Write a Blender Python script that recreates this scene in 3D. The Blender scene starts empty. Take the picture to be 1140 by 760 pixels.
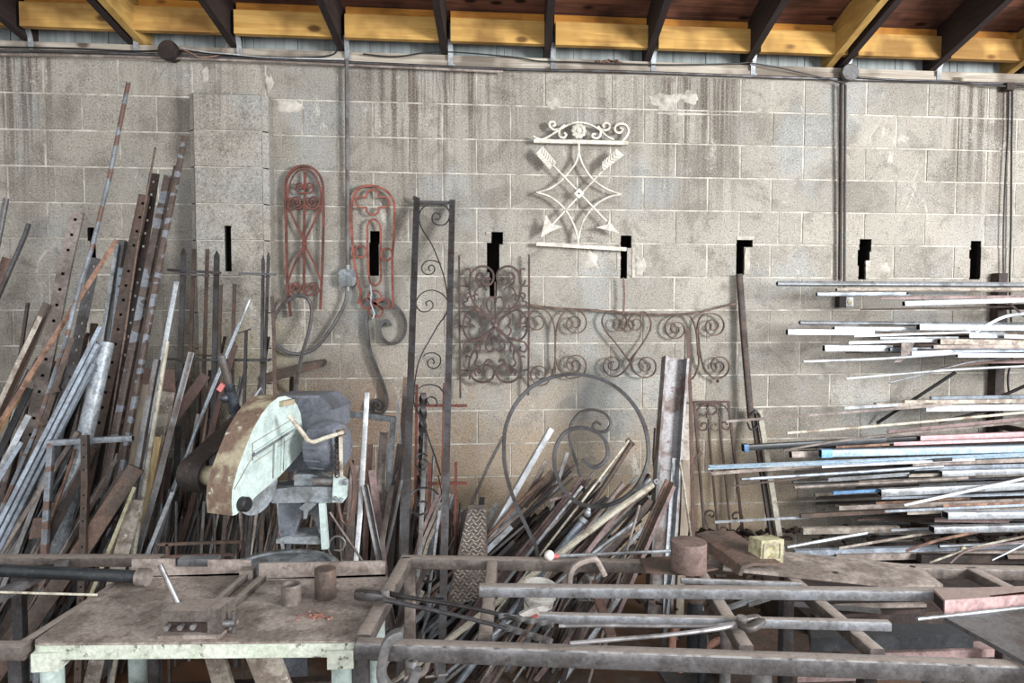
import bpy, bmesh, math, random
from mathutils import Vector, Matrix, noise
V = Vector
rnd = random.Random(11)
C = bpy.context.scene.collection
sc = bpy.context.scene
R = math.radians
# ---------------------------------------------------------------- camera
F = 760.0
EYE = V((0, -4.12, 1.6256))
YAW = R(5.1); PITCH = math.atan(35/760)
fwd = V((math.sin(YAW)*math.cos(PITCH), math.cos(YAW)*math.cos(PITCH), -math.sin(PITCH)))
rgt = V((math.cos(YAW), -math.sin(YAW), 0))
upv = rgt.cross(fwd)
cam = bpy.data.objects.new('camera', bpy.data.cameras.new('camera'))
C.objects.link(cam)
cam.data.sensor_width = 36; cam.data.lens = 24; cam.data.clip_start = .05
cam.matrix_world = Matrix.Translation(EYE) @ Matrix((rgt, upv, -fwd)).transposed().to_4x4()
sc.camera = cam

def ray(px, py):
    return (fwd + rgt*((px-570)/F) - upv*((py-380)/F))
def at(px, py, Y):
    d = ray(px, py); return EYE + d*((Y-EYE.y)/d.y)
def atz(px, py, z):
    d = ray(px, py); return EYE + d*((z-EYE.z)/d.z)
def depth(p): return (p-EYE).dot(fwd)
def mpp(p): return depth(p)/F          # metres per pixel there
# slanting planes in which the leaning bars stand
def lean_plane(layer):
    yt = -(0.035+0.027*layer); yf = -(0.42+0.034*layer)
    return yt, yf
def on_lean(px, py, layer, dy=0):
    yt, yf = lean_plane(layer)
    # y = yf + (yt-yf)*z/2.4
    k = (yt-yf)/2.4
    d = ray(px, py)
    t = (yf+k*EYE.z-EYE.y)/(d.y-k*d.z)
    return EYE + d*t + V((0, dy, 0))

# ---------------------------------------------------------------- objects
def newmesh(name, bm, mat):
    me = bpy.data.meshes.new(name)
    bmesh.ops.recalc_face_normals(bm, faces=bm.faces[:])
    bm.to_mesh(me); bm.free()
    ms = list(mat) if isinstance(mat, (list, tuple)) else [mat]
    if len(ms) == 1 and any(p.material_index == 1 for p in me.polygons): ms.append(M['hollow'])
    for m in ms: me.materials.append(m)
    return me
def smooth(me, ang=35):
    for p in me.polygons: p.use_smooth = True
    try: me.set_sharp_from_angle(angle=R(ang))
    except Exception: pass
USED = {}
def obj(name, bm, mat, parent=None, label=None, cat=None, group=None, kind=None, sm=True):
    me = newmesh(name, bm, mat)
    if sm: smooth(me)
    o = bpy.data.objects.new(name, me)
    C.objects.link(o)
    if parent is None and kind != 'structure' and me.vertices:
        lo = V((1e9,)*3); hi = V((-1e9,)*3)
        for v in me.vertices:
            for i in range(3):
                lo[i] = min(lo[i], v.co[i]); hi[i] = max(hi[i], v.co[i])
        c = V(((lo.x+hi.x)/2, (lo.y+hi.y)/2, lo.z))
        me.transform(Matrix.Translation(-c)); o.location = c
    if parent is not None:
        o.parent = parent
        o.matrix_parent_inverse = Matrix.Identity(4)
        me.transform(Matrix.Translation(-parent_world(parent)))
    tag(o, label, cat, group, kind)
    return o
def parent_world(p):
    t = V((0, 0, 0))
    while p is not None:
        t += p.location; p = p.parent
    return t
def tag(o, label=None, cat=None, group=None, kind=None):
    if label: o['label'] = label
    if cat: o['category'] = cat
    if group: o['group'] = group
    if kind: o['kind'] = kind
def thing(name, loc, label, cat, group=None):
    o = bpy.data.objects.new(name, None); C.objects.link(o)
    o.location = loc; o.empty_display_size = .05
    tag(o, label, cat, group)
    return o

# ---------------------------------------------------------------- mesh tools
def BM(): return bmesh.new()
def quadloop(bm, a, b):
    n = len(a)
    for i in range(n):
        j = (i+1) % n
        try: bm.faces.new((a[i], a[j], b[j], b[i]))
        except ValueError: pass
def box(bm, lo, hi):
    return boxm(bm, Matrix.Translation((V(lo)+V(hi))/2), V(hi)-V(lo))
def boxm(bm, M, s):
    s = V(s)/2
    vs = [bm.verts.new(M @ V((x*s.x, y*s.y, z*s.z))) for x in (-1, 1) for y in (-1, 1) for z in (-1, 1)]
    for f in ((0, 1, 3, 2), (4, 6, 7, 5), (0, 4, 5, 1), (2, 3, 7, 6), (0, 2, 6, 4), (1, 5, 7, 3)):
        bm.faces.new([vs[i] for i in f])
def frame(t, hint):
    t = t.normalized()
    n = hint - t*hint.dot(t)
    if n.length < 1e-5:
        n = V((0, 0, 1)).cross(t)
        if n.length < 1e-5: n = V((1, 0, 0))
    n.normalize()
    return t, n, t.cross(n)            # t along, n faces the hint, s sideways
def rect(w, d): return [(-w/2, -d/2), (w/2, -d/2), (w/2, d/2), (-w/2, d/2)]
def circ(r, n=12): return [(r*math.cos(2*math.pi*i/n), r*math.sin(2*math.pi*i/n)) for i in range(n)]
def rrect(w, d, r):
    out = []
    for cx, cy, a in ((w/2-r, d/2-r, 0), (-w/2+r, d/2-r, 90), (-w/2+r, -d/2+r, 180), (w/2-r, -d/2+r, 270)):
        for k in (0, 45, 90):
            out.append((cx+r*math.cos(R(a+k)), cy+r*math.sin(R(a+k))))
    return out
def sweep(bm, pts, prof, hint=V((0, -1, 0)), roll=0, caps=True, closed=False, scale=None, inner=None, twist=0, transport=False):
    """prof: closed 2D loop (s, n); inner: optional loop of the same length for a hollow section."""
    pts = [V(p) for p in pts]; n = len(pts); rings = []; irings = []
    cr, sr = math.cos(roll), math.sin(roll)
    h = V(hint)
    for i, p in enumerate(pts):
        if closed: t = pts[(i+1) % n]-pts[i-1]
        elif i == 0: t = pts[1]-p
        elif i == n-1: t = p-pts[-2]
        else: t = (pts[i+1]-p).normalized()+(p-pts[i-1]).normalized()
        if t.length < 1e-9: t = V((0, 0, 1))
        _, nn, s = frame(t, h)
        if transport: h = nn
        k = 1 if scale is None else scale[i]
        m = 1.0
        if 0 < i < n-1 and not closed:
            c = (pts[i+1]-p).normalized().dot((p-pts[i-1]).normalized())
            m = 1/max(.6, math.sqrt(max(0.05, (1+c)/2)))
        if twist:
            a = roll+twist*i/(n-1); cr, sr = math.cos(a), math.sin(a)
        def mk(loop):
            r = []
            for x, y in loop:
                X = x*cr-y*sr; Y = x*sr+y*cr
                r.append(bm.verts.new(p+s*(X*k*m)+nn*(Y*k)))
            return r
        rings.append(mk(prof))
        if inner: irings.append(mk(inner))
    rg = range(n if closed else n-1)
    for i in rg: quadloop(bm, rings[i], rings[(i+1) % n])
    if inner:
        nf0 = len(bm.faces)
        for i in rg: quadloop(bm, irings[(i+1) % n], irings[i])
        bm.faces.ensure_lookup_table()
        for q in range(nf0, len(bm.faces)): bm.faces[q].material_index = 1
        if not closed:
            quadloop(bm, irings[0], rings[0]); quadloop(bm, rings[-1], irings[-1])
    elif caps and not closed:
        try:
            bm.faces.new(rings[0][::-1]); bm.faces.new(rings[-1])
        except ValueError: pass
def tube(bm, pts, r, n=10, closed=False, hint=V((0.31, -.9, .2)), scale=None):
    sweep(bm, pts, circ(r, n), hint=hint, closed=closed, transport=not closed, scale=scale)
def cyl(bm, a, b, r, n=20, r2=None):
    sweep(bm, [a, b], circ(r, n), hint=V((.3, -.8, .4)), scale=[1, (r2/r if r2 is not None else 1)])
def cr_path(P, sub=6, closed=False):
    P = [V(p) for p in P]; n = len(P); out = []
    rg = range(n) if closed else range(n-1)
    for i in rg:
        if closed: p0, p1, p2, p3 = P[i-1], P[i], P[(i+1) % n], P[(i+2) % n]
        else: p0, p1, p2, p3 = P[max(i-1, 0)], P[i], P[i+1], P[min(i+2, n-1)]
        for k in range(sub):
            t = k/sub
            out.append(.5*((2*p1)+(p2-p0)*t+(2*p0-5*p1+4*p2-p3)*t*t+(3*p1-p0-3*p2+p3)*t**3))
    if not closed: out.append(P[-1])
    return out
def prism(bm, pts, d):
    """pts: planar loop; extruded by vector d"""
    a = [bm.verts.new(V(p)) for p in pts]; b = [bm.verts.new(V(p)+V(d)) for p in pts]
    bm.faces.new(a[::-1]); bm.faces.new(b); quadloop(bm, a, b)
def bevel(bm, w, seg=2, ang=30):
    es = [e for e in bm.edges if len(e.link_faces) == 2 and e.calc_face_angle(0) > R(ang)]
    bmesh.ops.bevel(bm, geom=es, offset=w, segments=seg, profile=.7, affect='EDGES', clamp_overlap=True)
def sph(bm, c, r, sx=1, sy=1, sz=1, u=16, v=10):
    m = Matrix.Translation(V(c)) @ Matrix.Diagonal((sx, sy, sz, 1))
    bmesh.ops.create_uvsphere(bm, u_segments=u, v_segments=v, radius=r, matrix=m)
def lathe(bm, o, ax, prof, n=24):
    """prof: (dist along ax, radius)"""
    t, a, b = frame(V(ax), V((.2, -.9, .4)))
    rings = []
    for d, r in prof:
        r = max(r, 1e-4)
        rings.append([bm.verts.new(V(o)+t*d+a*(r*math.cos(2*math.pi*i/n))+b*(r*math.sin(2*math.pi*i/n))) for i in range(n)])
    for i in range(len(rings)-1): quadloop(bm, rings[i], rings[i+1])
    bm.faces.new(rings[0][::-1]); bm.faces.new(rings[-1])
def wobble(bm, amp, sc_=8, seed=0):
    for v in bm.verts:
        v.co += noise.noise_vector(v.co*sc_+V((seed, seed*.7, 3)))*amp
# ---------------------------------------------------------------- materials
def lin(c):
    return tuple(((x/255)/12.92 if x/255 <= .04045 else ((x/255+.055)/1.055)**2.4) for x in c)+(1,)
class NT:
    def __init__(s, name):
        s.m = bpy.data.materials.new(name); s.m.use_nodes = True
        s.t = s.m.node_tree; s.n = s.t.nodes; s.l = s.t.links
        s.n.clear()
        s.out = s.n.new('ShaderNodeOutputMaterial'); s.b = s.n.new('ShaderNodeBsdfPrincipled')
        s.l.new(s.b.outputs[0], s.out.inputs[0])
        tc = s.n.new('ShaderNodeTexCoord'); s.co = tc.outputs['Object']
    def link(s, a, b): s.l.new(a, b)
    def mapping(s, src, scale=(1, 1, 1), loc=(0, 0, 0)):
        m = s.n.new('ShaderNodeMapping'); m.inputs['Scale'].default_value = scale; m.inputs['Location'].default_value = loc
        s.link(src, m.inputs[0]); return m.outputs[0]
    def noise(s, src, scale, detail=4, rough=.55, dist=0):
        n = s.n.new('ShaderNodeTexNoise'); n.inputs['Scale'].default_value = scale
        n.inputs['Detail'].default_value = detail; n.inputs['Roughness'].default_value = rough
        n.inputs['Distortion'].default_value = dist
        s.link(src, n.inputs['Vector']); return n.outputs['Fac']
    def ramp(s, src, a, b, ca=(0, 0, 0, 1), cb=(1, 1, 1, 1)):
        r = s.n.new('ShaderNodeValToRGB'); e = r.color_ramp.elements
        e[0].position = a; e[1].position = b; e[0].color = ca; e[1].color = cb
        s.link(src, r.inputs[0]); return r.outputs[0]
    def math(s, op, a, b=None, clamp=False):
        m = s.n.new('ShaderNodeMath'); m.operation = op; m.use_clamp = clamp
        for i, x in enumerate((a, b)):
            if x is None: continue
            if isinstance(x, (int, float)): m.inputs[i].default_value = x
            else: s.link(x, m.inputs[i])
        return m.outputs[0]
    def mix(s, fac, a, b, mode='MIX'):
        m = s.n.new('ShaderNodeMix'); m.data_type = 'RGBA'; m.blend_type = mode
        for i, x in ((0, fac), (6, a), (7, b)):
            if isinstance(x, (int, float)): m.inputs[i].default_value = x
            elif isinstance(x, tuple): m.inputs[i].default_value = x
            else: s.link(x, m.inputs[i])
        return m.outputs[2]
    def bump(s, h, strength=.3, dist=.002):
        b = s.n.new('ShaderNodeBump'); b.inputs['Strength'].default_value = strength; b.inputs['Distance'].default_value = dist
        s.link(h, b.inputs['Height']); s.link(b.outputs[0], s.b.inputs['Normal'])
    def sepz(s, src, ch):
        x = s.n.new('ShaderNodeSeparateXYZ'); s.link(src, x.inputs[0]); return x.outputs[ch]
    def done(s, col, rough=.6, metal=0, spec=.4):
        for k, v in (('Base Color', col), ('Roughness', rough), ('Metallic', metal)):
            if isinstance(v, (int, float, tuple)): s.b.inputs[k].default_value = v
            else: s.link(v, s.b.inputs[k])
        s.b.inputs['Specular IOR Level'].default_value = spec
        return s.m
def metal(name, a, b, amt=.5, scale=9, rough=.55, met=.35, c3=None, amt3=.6, band=None, var=.35, grime=.45, sat=.78, edge=None, dust=None):
    """worn steel: colour a with patches of b, optional third colour, each piece a bit lighter or darker"""
    t = NT(name)
    oi = t.n.new('ShaderNodeObjectInfo')
    off = t.n.new('ShaderNodeVectorMath'); off.operation = 'ADD'
    mul = t.n.new('ShaderNodeVectorMath'); mul.operation = 'SCALE'; mul.inputs['Scale'].default_value = 37
    comb = t.n.new('ShaderNodeCombineXYZ')
    for i in range(3): t.link(oi.outputs['Random'], comb.inputs[i])
    t.link(comb.outputs[0], mul.inputs[0]); t.link(t.co, off.inputs[0]); t.link(mul.outputs[0], off.inputs[1])
    co = off.outputs[0]
    n1 = t.noise(co, scale, 6, .6)
    col = t.mix(t.ramp(n1, .62-amt*.35, .72-amt*.35), lin(a), lin(b))
    if band:
        z = t.noise(t.mapping(co, (.3, .3, 1)), band[1], 1, .3)
        col = t.mix(t.ramp(z, .52, .55), col, lin(band[0]))
    if c3:
        n3 = t.noise(co, scale*3.1, 5, .7)
        col = t.mix(t.ramp(n3, amt3, amt3+.08), col, lin(c3))
    nf = t.noise(co, 70, 6, .75)
    md = t.noise(co, 22, 5, .7)
    col = t.mix(t.math('MULTIPLY', t.ramp(md, .54, .62), grime*1.1, True), col, t.mix(1.0, col, (.50, .44, .40, 1), 'MULTIPLY'))
    col = t.mix(t.math('MULTIPLY', t.ramp(t.noise(co, 45, 4, .8), .62, .68), grime*.5, True), col, lin((172, 164, 156)))
    col = t.mix(grime, col, t.mix(1.0, col, t.ramp(nf, .38, .60, (.30, .28, .27, 1), (1.1, 1.1, 1.1, 1)), 'MULTIPLY'))
    if edge or dust:      # dust settled on upward faces, upper rubbed corners painted bright as an edge highlight
        gm = t.n.new('ShaderNodeNewGeometry'); nz_ = t.sepz(gm.outputs['True Normal'], 2)
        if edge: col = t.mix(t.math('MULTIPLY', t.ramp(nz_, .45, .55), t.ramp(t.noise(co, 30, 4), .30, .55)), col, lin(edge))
        if dust: col = t.mix(t.math('MULTIPLY', t.ramp(nz_, .95, .97), .85), col, t.mix(grime, lin(dust), t.mix(1.0, lin(dust), t.ramp(nf, .38, .60, (.4, .38, .37, 1), (1.1, 1.1, 1.1, 1)), 'MULTIPLY')))
    hv = t.n.new('ShaderNodeHueSaturation')
    t.link(t.math('ADD', t.math('MULTIPLY', oi.outputs['Random'], var*1.6), 1-var*.8), hv.inputs['Value'])
    t.link(col, hv.inputs['Color']); hv.inputs['Saturation'].default_value = sat
    t.bump(nf, .25, .0015)
    rr = t.math('ADD', t.math('MULTIPLY', n1, .35), rough-.17)
    return t.done(hv.outputs[0], rr, met)
M = {}
M['hollow'] = metal('tube_inside_shade', (30, 27, 26), (22, 20, 20), .4, 20, .8, 0)  # shade inside hollow sections, put in as a dark colour
M['rust'] = metal('rusty_steel', (88, 73, 63), (106, 80, 65), .45, 8, .62, .3, (66, 52, 47), .6)
M['rust_red'] = metal('red_rust_steel', (104, 76, 66), (116, 82, 68), .4, 10, .65, .2)
M['rust_orange'] = metal('orange_rust_steel', (136, 94, 64), (98, 66, 50), .45, 12, .65, .2)
M['rust_dark'] = metal('dark_rusty_steel', (58, 48, 44), (78, 60, 51), .4, 8, .62, .35)
M['steel'] = metal('grey_steel', (122, 120, 120), (104, 94, 88), .35, 7, .48, .4)
M['steel_dark'] = metal('dark_steel', (78, 76, 78), (64, 57, 54), .45, 8, .45, .4)
M['steel_brown'] = metal('brown_dusty_steel', (150, 135, 125), (118, 103, 94), .5, 9, .6, .15)
M['silver'] = metal('silver_steel', (160, 165, 170), (126, 128, 130), .4, 6, .42, .45, (120, 104, 90), .66)
M['white'] = metal('pale_aluminium', (212, 215, 219), (170, 172, 175), .5, 6, .42, .25, (132, 124, 116), .64, grime=.3, var=.15)
M['bluegrey'] = metal('blue_grey_steel', (146, 158, 172), (118, 126, 136), .4, 6, .45, .35, (124, 100, 84), .66)
M['blue'] = metal('light_blue_paint', (148, 180, 204), (172, 192, 206), .4, 6, .5, .1, (120, 110, 104), .69, var=.15)
M['blue_bright'] = metal('bright_blue_paint', (48, 118, 172), (64, 138, 190), .4, 6, .5, .1)
M['pink'] = metal('pink_primer', (214, 152, 156), (200, 138, 142), .4, 6, .6, .05, (170, 130, 124), .7, var=.15, sat=.7)
M['pink_brown'] = metal('pinkish_primer_steel', (140, 112, 108), (116, 92, 88), .45, 8, .6, .15)
M['galv'] = metal('galvanised_steel', (148, 156, 164), (176, 184, 190), .5, 26, .5, .4, (124, 132, 140), .55, var=.1)
M['striped'] = metal('banded_steel', (128, 134, 142), (112, 116, 122), .4, 8, .5, .3, band=((112, 80, 66), 16))
M['cream'] = metal('cream_painted_steel', (188, 180, 158), (140, 122, 102), .3, 12, .6, .1)
M['dusty'] = metal('dusty_tan_board', (168, 156, 140), (132, 116, 102), .45, 14, .8, 0, (206, 200, 190), .6)
M['mint'] = metal('chipped_mint_paint', (176, 194, 188), (156, 174, 167), .4, 9, .55, 0, (112, 96, 76), .68, var=.05, grime=.25)
M['mint_rim'] = metal('cream_mint_chipped_paint', (200, 206, 188), (186, 194, 172), .4, 9, .55, 0, (84, 74, 56), .575, var=.05, grime=.35)
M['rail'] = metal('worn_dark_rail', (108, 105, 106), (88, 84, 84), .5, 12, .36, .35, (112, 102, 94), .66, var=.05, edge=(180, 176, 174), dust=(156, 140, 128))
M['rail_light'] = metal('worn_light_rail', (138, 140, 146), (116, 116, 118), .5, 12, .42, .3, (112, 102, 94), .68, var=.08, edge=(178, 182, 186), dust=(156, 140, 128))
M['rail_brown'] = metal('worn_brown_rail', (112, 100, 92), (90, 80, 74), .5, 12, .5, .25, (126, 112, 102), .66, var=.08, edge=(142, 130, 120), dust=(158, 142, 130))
M['beam_pink'] = metal('pink_primed_beam', (176, 136, 134), (156, 120, 118), .4, 9, .6, .05, (196, 178, 174), .68, var=.03, dust=(140, 120, 108))
M['mint_rust'] = metal('rusty_cream_paint', (166, 152, 118), (116, 88, 66), .5, 7, .65, 0, (186, 188, 164), .60, var=.05, grime=.35)
M['saw_blue'] = metal('blue_grey_machine_paint', (106, 112, 124), (86, 90, 99), .4, 6, .36, .1, (124, 118, 112), .68, var=.1)
M['saw_grey'] = metal('dusted_casting', (134, 142, 148), (108, 112, 114), .5, 12, .7, .1, (170, 172, 172), .6, var=.08)
M['chrome'] = metal('bare_polished_steel', (148, 144, 144), (108, 104, 104), .4, 10, .4, .6, var=.1, grime=.2)
M['black'] = metal('black_rubber', (34, 33, 34), (24, 23, 24), .4, 10, .5, 0, (70, 66, 64), .68)
M['black_iron'] = metal('black_wrought_iron', (50, 48, 50), (64, 54, 50), .4, 14, .5, .4, var=.15, grime=.2)
M['red_iron'] = metal('red_oxide_iron', (116, 66, 56), (88, 54, 47), .45, 16, .65, .1, (84, 58, 50), .6, var=.1, grime=.25, sat=1)
M['white_iron'] = metal('white_painted_iron', (214, 208, 192), (188, 180, 162), .4, 14, .6, 0, (120, 92, 66), .66, var=.05, grime=.3)
M['brown_iron'] = metal('brown_rusted_iron', (60, 45, 40), (84, 61, 54), .5, 18, .6, .2, var=.1, grime=.2, sat=.9)
M['table'] = metal('stained_table_plate', (166, 151, 139), (130, 115, 104), .5, 6, .55, .1, (132, 104, 84), .62, var=.02, grime=.6)
M['black_paint'] = metal('black_painted_steel', (40, 44, 48), (54, 58, 62), .4, 8, .4, .1, (120, 122, 124), .7)
M['channel'] = metal('rust_edged_grey_steel', (136, 133, 134), (104, 86, 78), .35, 7, .5, .3, (96, 72, 64), .58, var=.05)
M['banded_dark'] = metal('dark_banded_steel', (98, 80, 70), (80, 66, 60), .4, 8, .5, .3, band=((126, 130, 138), 22))
M['orange'] = metal('orange_rubber', (168, 112, 82), (146, 96, 70), .4, 10, .6, 0)
M['yellow'] = metal('yellow_chipped_paint', (196, 188, 142), (168, 156, 104), .45, 22, .6, 0, (140, 118, 70), .6)
M['plastic_white'] = metal('dirty_white_plastic', (226, 222, 214), (200, 190, 176), .35, 20, .5, 0, var=.05, grime=.2)
M['red'] = metal('red_plastic', (180, 56, 48), (160, 46, 40), .4, 10, .4, 0, var=.05, grime=.15)
M['tape'] = metal('dark_blue_tape', (66, 72, 82), (46, 50, 58), .5, 30, .3, .1, var=.05)

def wood(name, a, b, knot=None, scale=1.0, axis=0, rough=.75):
    t = NT(name)
    s = [40, 40, 40]; s[axis] = 2.2
    co = t.mapping(t.co, tuple(x*scale for x in s))
    n = t.noise(co, 1, 6, .6, .8)
    col = t.mix(t.ramp(n, .3, .7), lin(a), lin(b))
    if knot:
        s2 = [7, 7, 7]; s2[axis] = 3.6
        v = t.n.new('ShaderNodeTexVoronoi'); v.inputs['Scale'].default_value = 1
        t.link(t.mapping(t.co, tuple(s2)), v.inputs['Vector'])
        col = t.mix(t.ramp(v.outputs['Distance'], .09, .17, (1, 1, 1, 1), (0, 0, 0, 1)), col, lin(knot))
        n2 = t.noise(t.mapping(t.co, (2, 2, 2)), 1.4, 3)
        col = t.mix(t.math('MULTIPLY', t.ramp(n2, .48, .62), .7), col, lin(knot))
    t.bump(n, .3, .002)
    return t.done(col, rough, 0, .25)
M['pine'] = wood('new_yellow_pine', (208, 168, 98), (172, 130, 70), (110, 76, 40))
M['pine_orange'] = wood('orange_pine', (204, 142, 62), (166, 106, 42), (100, 60, 28))
M['pine_rafter'] = wood('pine_rafter_wood', (196, 162, 96), (160, 124, 68), (112, 80, 44), axis=1)
M['dark_rafter'] = wood('dark_stained_rafter', (54, 44, 42), (34, 28, 28), axis=1)
M['deck'] = wood('aged_brown_deck_boards', (142, 98, 80), (84, 56, 47), (44, 30, 26))
M['white_board'] = wood('weathered_white_board', (192, 184, 170), (132, 120, 108), (88, 76, 66))
M['panel'] = wood('pale_blue_grey_panel', (156, 162, 160), (112, 118, 118), axis=2, scale=.5)
M['grey_wood'] = wood('weathered_grey_wood', (146, 134, 120), (112, 100, 88), axis=2)
M['split_wood'] = wood('split_pale_wood', (206, 184, 140), (150, 124, 86), axis=2)

def wall_mat():
    t = NT('concrete_block')
    at_ = t.n.new('ShaderNodeAttribute'); at_.attribute_name = 'tint'; at_.attribute_type = 'GEOMETRY'
    base = t.mix(t.ramp(at_.outputs['Fac'], 0, 1), lin((122, 117, 109)), lin((168, 162, 151)))
    big = t.noise(t.co, 1.3, 5, .6)
    base = t.mix(t.math('MULTIPLY', t.ramp(big, .4, .65), .5), base, lin((176, 170, 160)))
    blot = t.noise(t.co, 5.5, 6, .65, .6)
    base = t.mix(t.math('MULTIPLY', t.ramp(blot, .50, .62), .6), base, lin((118, 112, 104)))
    # bluish patches low on the left and right
    bl = t.noise(t.mapping(t.co, (1, 1, 1), (7, 3, 1)), 1.7, 3)
    base = t.mix(t.math('MULTIPLY', t.ramp(bl, .52, .66), .35), base, lin((160, 168, 172)))
    # run-off streaks below the plate
    z = t.sepz(t.co, 2); x = t.sepz(t.co, 0)
    st = t.noise(t.mapping(t.co, (26, 1, .6)), 1, 6, .75)
    hi = t.ramp(t.math('DIVIDE', z, 4), .50, .72)
    zone = t.math('MULTIPLY', t.ramp(t.noise(t.mapping(t.co, (1.2, 1, .2), (2, 0, 0)), 1, 2), .46, .58), .5)
    for cx, hw in ((at(480, 150, 0).x, .45), (at(775, 200, 0).x, .34), (at(1090, 200, 0).x, .30), (at(20, 150, 0).x, .25)):
        dxz = t.math('ABSOLUTE', t.math('SUBTRACT', x, cx)); zone = t.math('MAXIMUM', zone, t.ramp(t.math('ADD', dxz, t.math('MULTIPLY', blot, .3)), hw*.6+.15, hw+.15, (1, 1, 1, 1), (0, 0, 0, 1)))
    sm = t.math('MULTIPLY', t.math('MULTIPLY', t.ramp(st, .46, .56), hi), zone)
    base = t.mix(t.math('MULTIPLY', sm, .85), base, lin((92, 82, 74)))
    # rusty-brown stain behind the scrap in the middle
    def blob(cx, cz, r, soft=.5):
        dx = t.math('SUBTRACT', x, cx); dz = t.math('MULTIPLY', t.math('SUBTRACT', z, cz), .9)
        d = t.math('SQRT', t.math('ADD', t.math('MULTIPLY', dx, dx), t.math('MULTIPLY', dz, dz)))
        d = t.math('ADD', d, t.math('MULTIPLY', t.math('SUBTRACT', blot, .5), .9))
        return t.ramp(d, r*(1-soft), r, (1, 1, 1, 1), (0, 0, 0, 1))
    base = t.mix(t.math('MULTIPLY', blob(-.60, .62, .75), .65), base, lin((138, 108, 84)))
    base = t.mix(t.math('MULTIPLY', blob(.35, .35, .8), .5), base, lin((160, 132, 100)))
    base = t.mix(t.math('MULTIPLY', blob(1.5, .15, .9), .55), base, lin((158, 132, 98)))
    base = t.mix(t.math('MULTIPLY', blob(-2.95, 1.5, .22), .6), base, lin((140, 84, 62)))
    base = t.mix(t.math('MULTIPLY', blob(-1.25, 1.2, .4), .55), base, lin((140, 126, 96)))
    # efflorescence
    ef = t.noise(t.mapping(t.co, (3, 1, 1.6), (4, 0, 9)), 1.6, 7, .75, 1)
    base = t.mix(t.math('MULTIPLY', t.ramp(ef, .60, .68), .6), base, lin((206, 202, 192)))
    # pits and grains
    g = t.noise(t.co, 120, 3, .8)
    base = t.mix(t.ramp(g, .36, .46, (1, 1, 1, 1), (0, 0, 0, 1)), base, t.mix(1.0, base, (.42, .40, .38, 1), 'MULTIPLY'))
    base = t.mix(t.math('MULTIPLY', t.ramp(g, .58, .66), .5), base, lin((214, 208, 198)))
    cr = t.noise(t.co, 34, 6, .75)
    base = t.mix(t.math('MULTIPLY', t.ramp(cr, .56, .64), .45), base, lin((104, 95, 86)))
    # hairline cracks
    vo = t.n.new('ShaderNodeTexVoronoi'); vo.feature = 'DISTANCE_TO_EDGE'; vo.inputs['Scale'].default_value = 1.7
    wv = t.n.new('ShaderNodeVectorMath'); wv.operation = 'ADD'
    nz = t.n.new('ShaderNodeTexNoise'); nz.inputs['Scale'].default_value = 5; nz.inputs['Detail'].default_value = 6; t.link(t.co, nz.inputs['Vector'])
    sc2 = t.n.new('ShaderNodeVectorMath'); sc2.operation = 'SCALE'; sc2.inputs['Scale'].default_value = .5; t.link(nz.outputs['Color'], sc2.inputs[0])
    t.link(t.co, wv.inputs[0]); t.link(sc2.outputs[0], wv.inputs[1]); t.link(wv.outputs[0], vo.inputs['Vector'])
    ck = t.math('MULTIPLY', t.ramp(vo.outputs['Distance'], .003, .010, (1, 1, 1, 1), (0, 0, 0, 1)), t.ramp(big, .60, .66))
    base = t.mix(t.math('MULTIPLY', ck, .7), base, lin((84, 78, 70)))
    t.bump(t.math('ADD', g, t.math('MULTIPLY', cr, 1.2)), .55, .004)
    return t.done(base, .92, 0, .15)
M['block'] = wall_mat()
def simple_stone(name, a, b, sc_=30, rough=.9, c=None):
    t = NT(name); n = t.noise(t.co, sc_, 6, .7)
    col = t.mix(t.ramp(n, .35, .65), lin(a), lin(b))
    if c:
        n2 = t.noise(t.co, 2.3, 5, .6, .5)
        col = t.mix(t.ramp(n2, .45, .62), col, lin(c))
    t.bump(n, .5, .004)
    return t.done(col, rough, 0, .2)
M['mortar'] = simple_stone('mortar', (204, 199, 188), (138, 130, 120), 9)
M['cavity'] = simple_stone('block_core_shade', (44, 40, 36), (26, 24, 22), 30)  # shade deep in the slots, put in as a near-black colour
M['floor'] = simple_stone('oily_brown_floor', (104, 92, 82), (72, 62, 54), 14, .6, (92, 66, 48))
M['gravel'] = simple_stone('dark_scrap_dirt', (70, 60, 54), (38, 32, 30), 60)
# ---------------------------------------------------------------- the room
K = .2032
def rect_minus(rects, h):
    out = []
    for (a, b, c, d) in rects:
        x0, x1, z0, z1 = h
        if x1 <= a or x0 >= b or z1 <= c or z0 >= d: out.append((a, b, c, d)); continue
        if x0 > a: out.append((a, x0, c, d))
        if x1 < b: out.append((x1, b, c, d))
        m0, m1 = max(a, x0), min(b, x1)
        if z0 > c: out.append((m0, m1, c, z0))
        if z1 < d: out.append((m0, m1, z1, d))
    return [r for r in out if r[1]-r[0] > .004 and r[3]-r[2] > .004]
def chamfer_block(bm, r, y, dep, lay, tint, c=.0025, full=None):
    a, b, z0, z1 = r; full = full or r
    ca, cb, c0, c1 = [c if abs(p-q) < 1e-6 else 0 for p, q in zip(r, full)]
    j = (lambda: rnd.uniform(-.0012, .0012)) if r == full else (lambda: 0)
    f = [bm.verts.new((x+j(), y, z+j())) for x, z in ((a+ca, z0+c0), (b-cb, z0+c0), (b-cb, z1-c1), (a+ca, z1-c1))]
    k = [bm.verts.new((x, y+dep, z)) for x, z in ((a, z0), (b, z0), (b, z1), (a, z1))]
    fs = [bm.faces.new(f)]
    for i in range(4): fs.append(bm.faces.new((f[i], k[i], k[(i+1) % 4], f[(i+1) % 4])))
    for q in fs: q[lay] = tint
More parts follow.
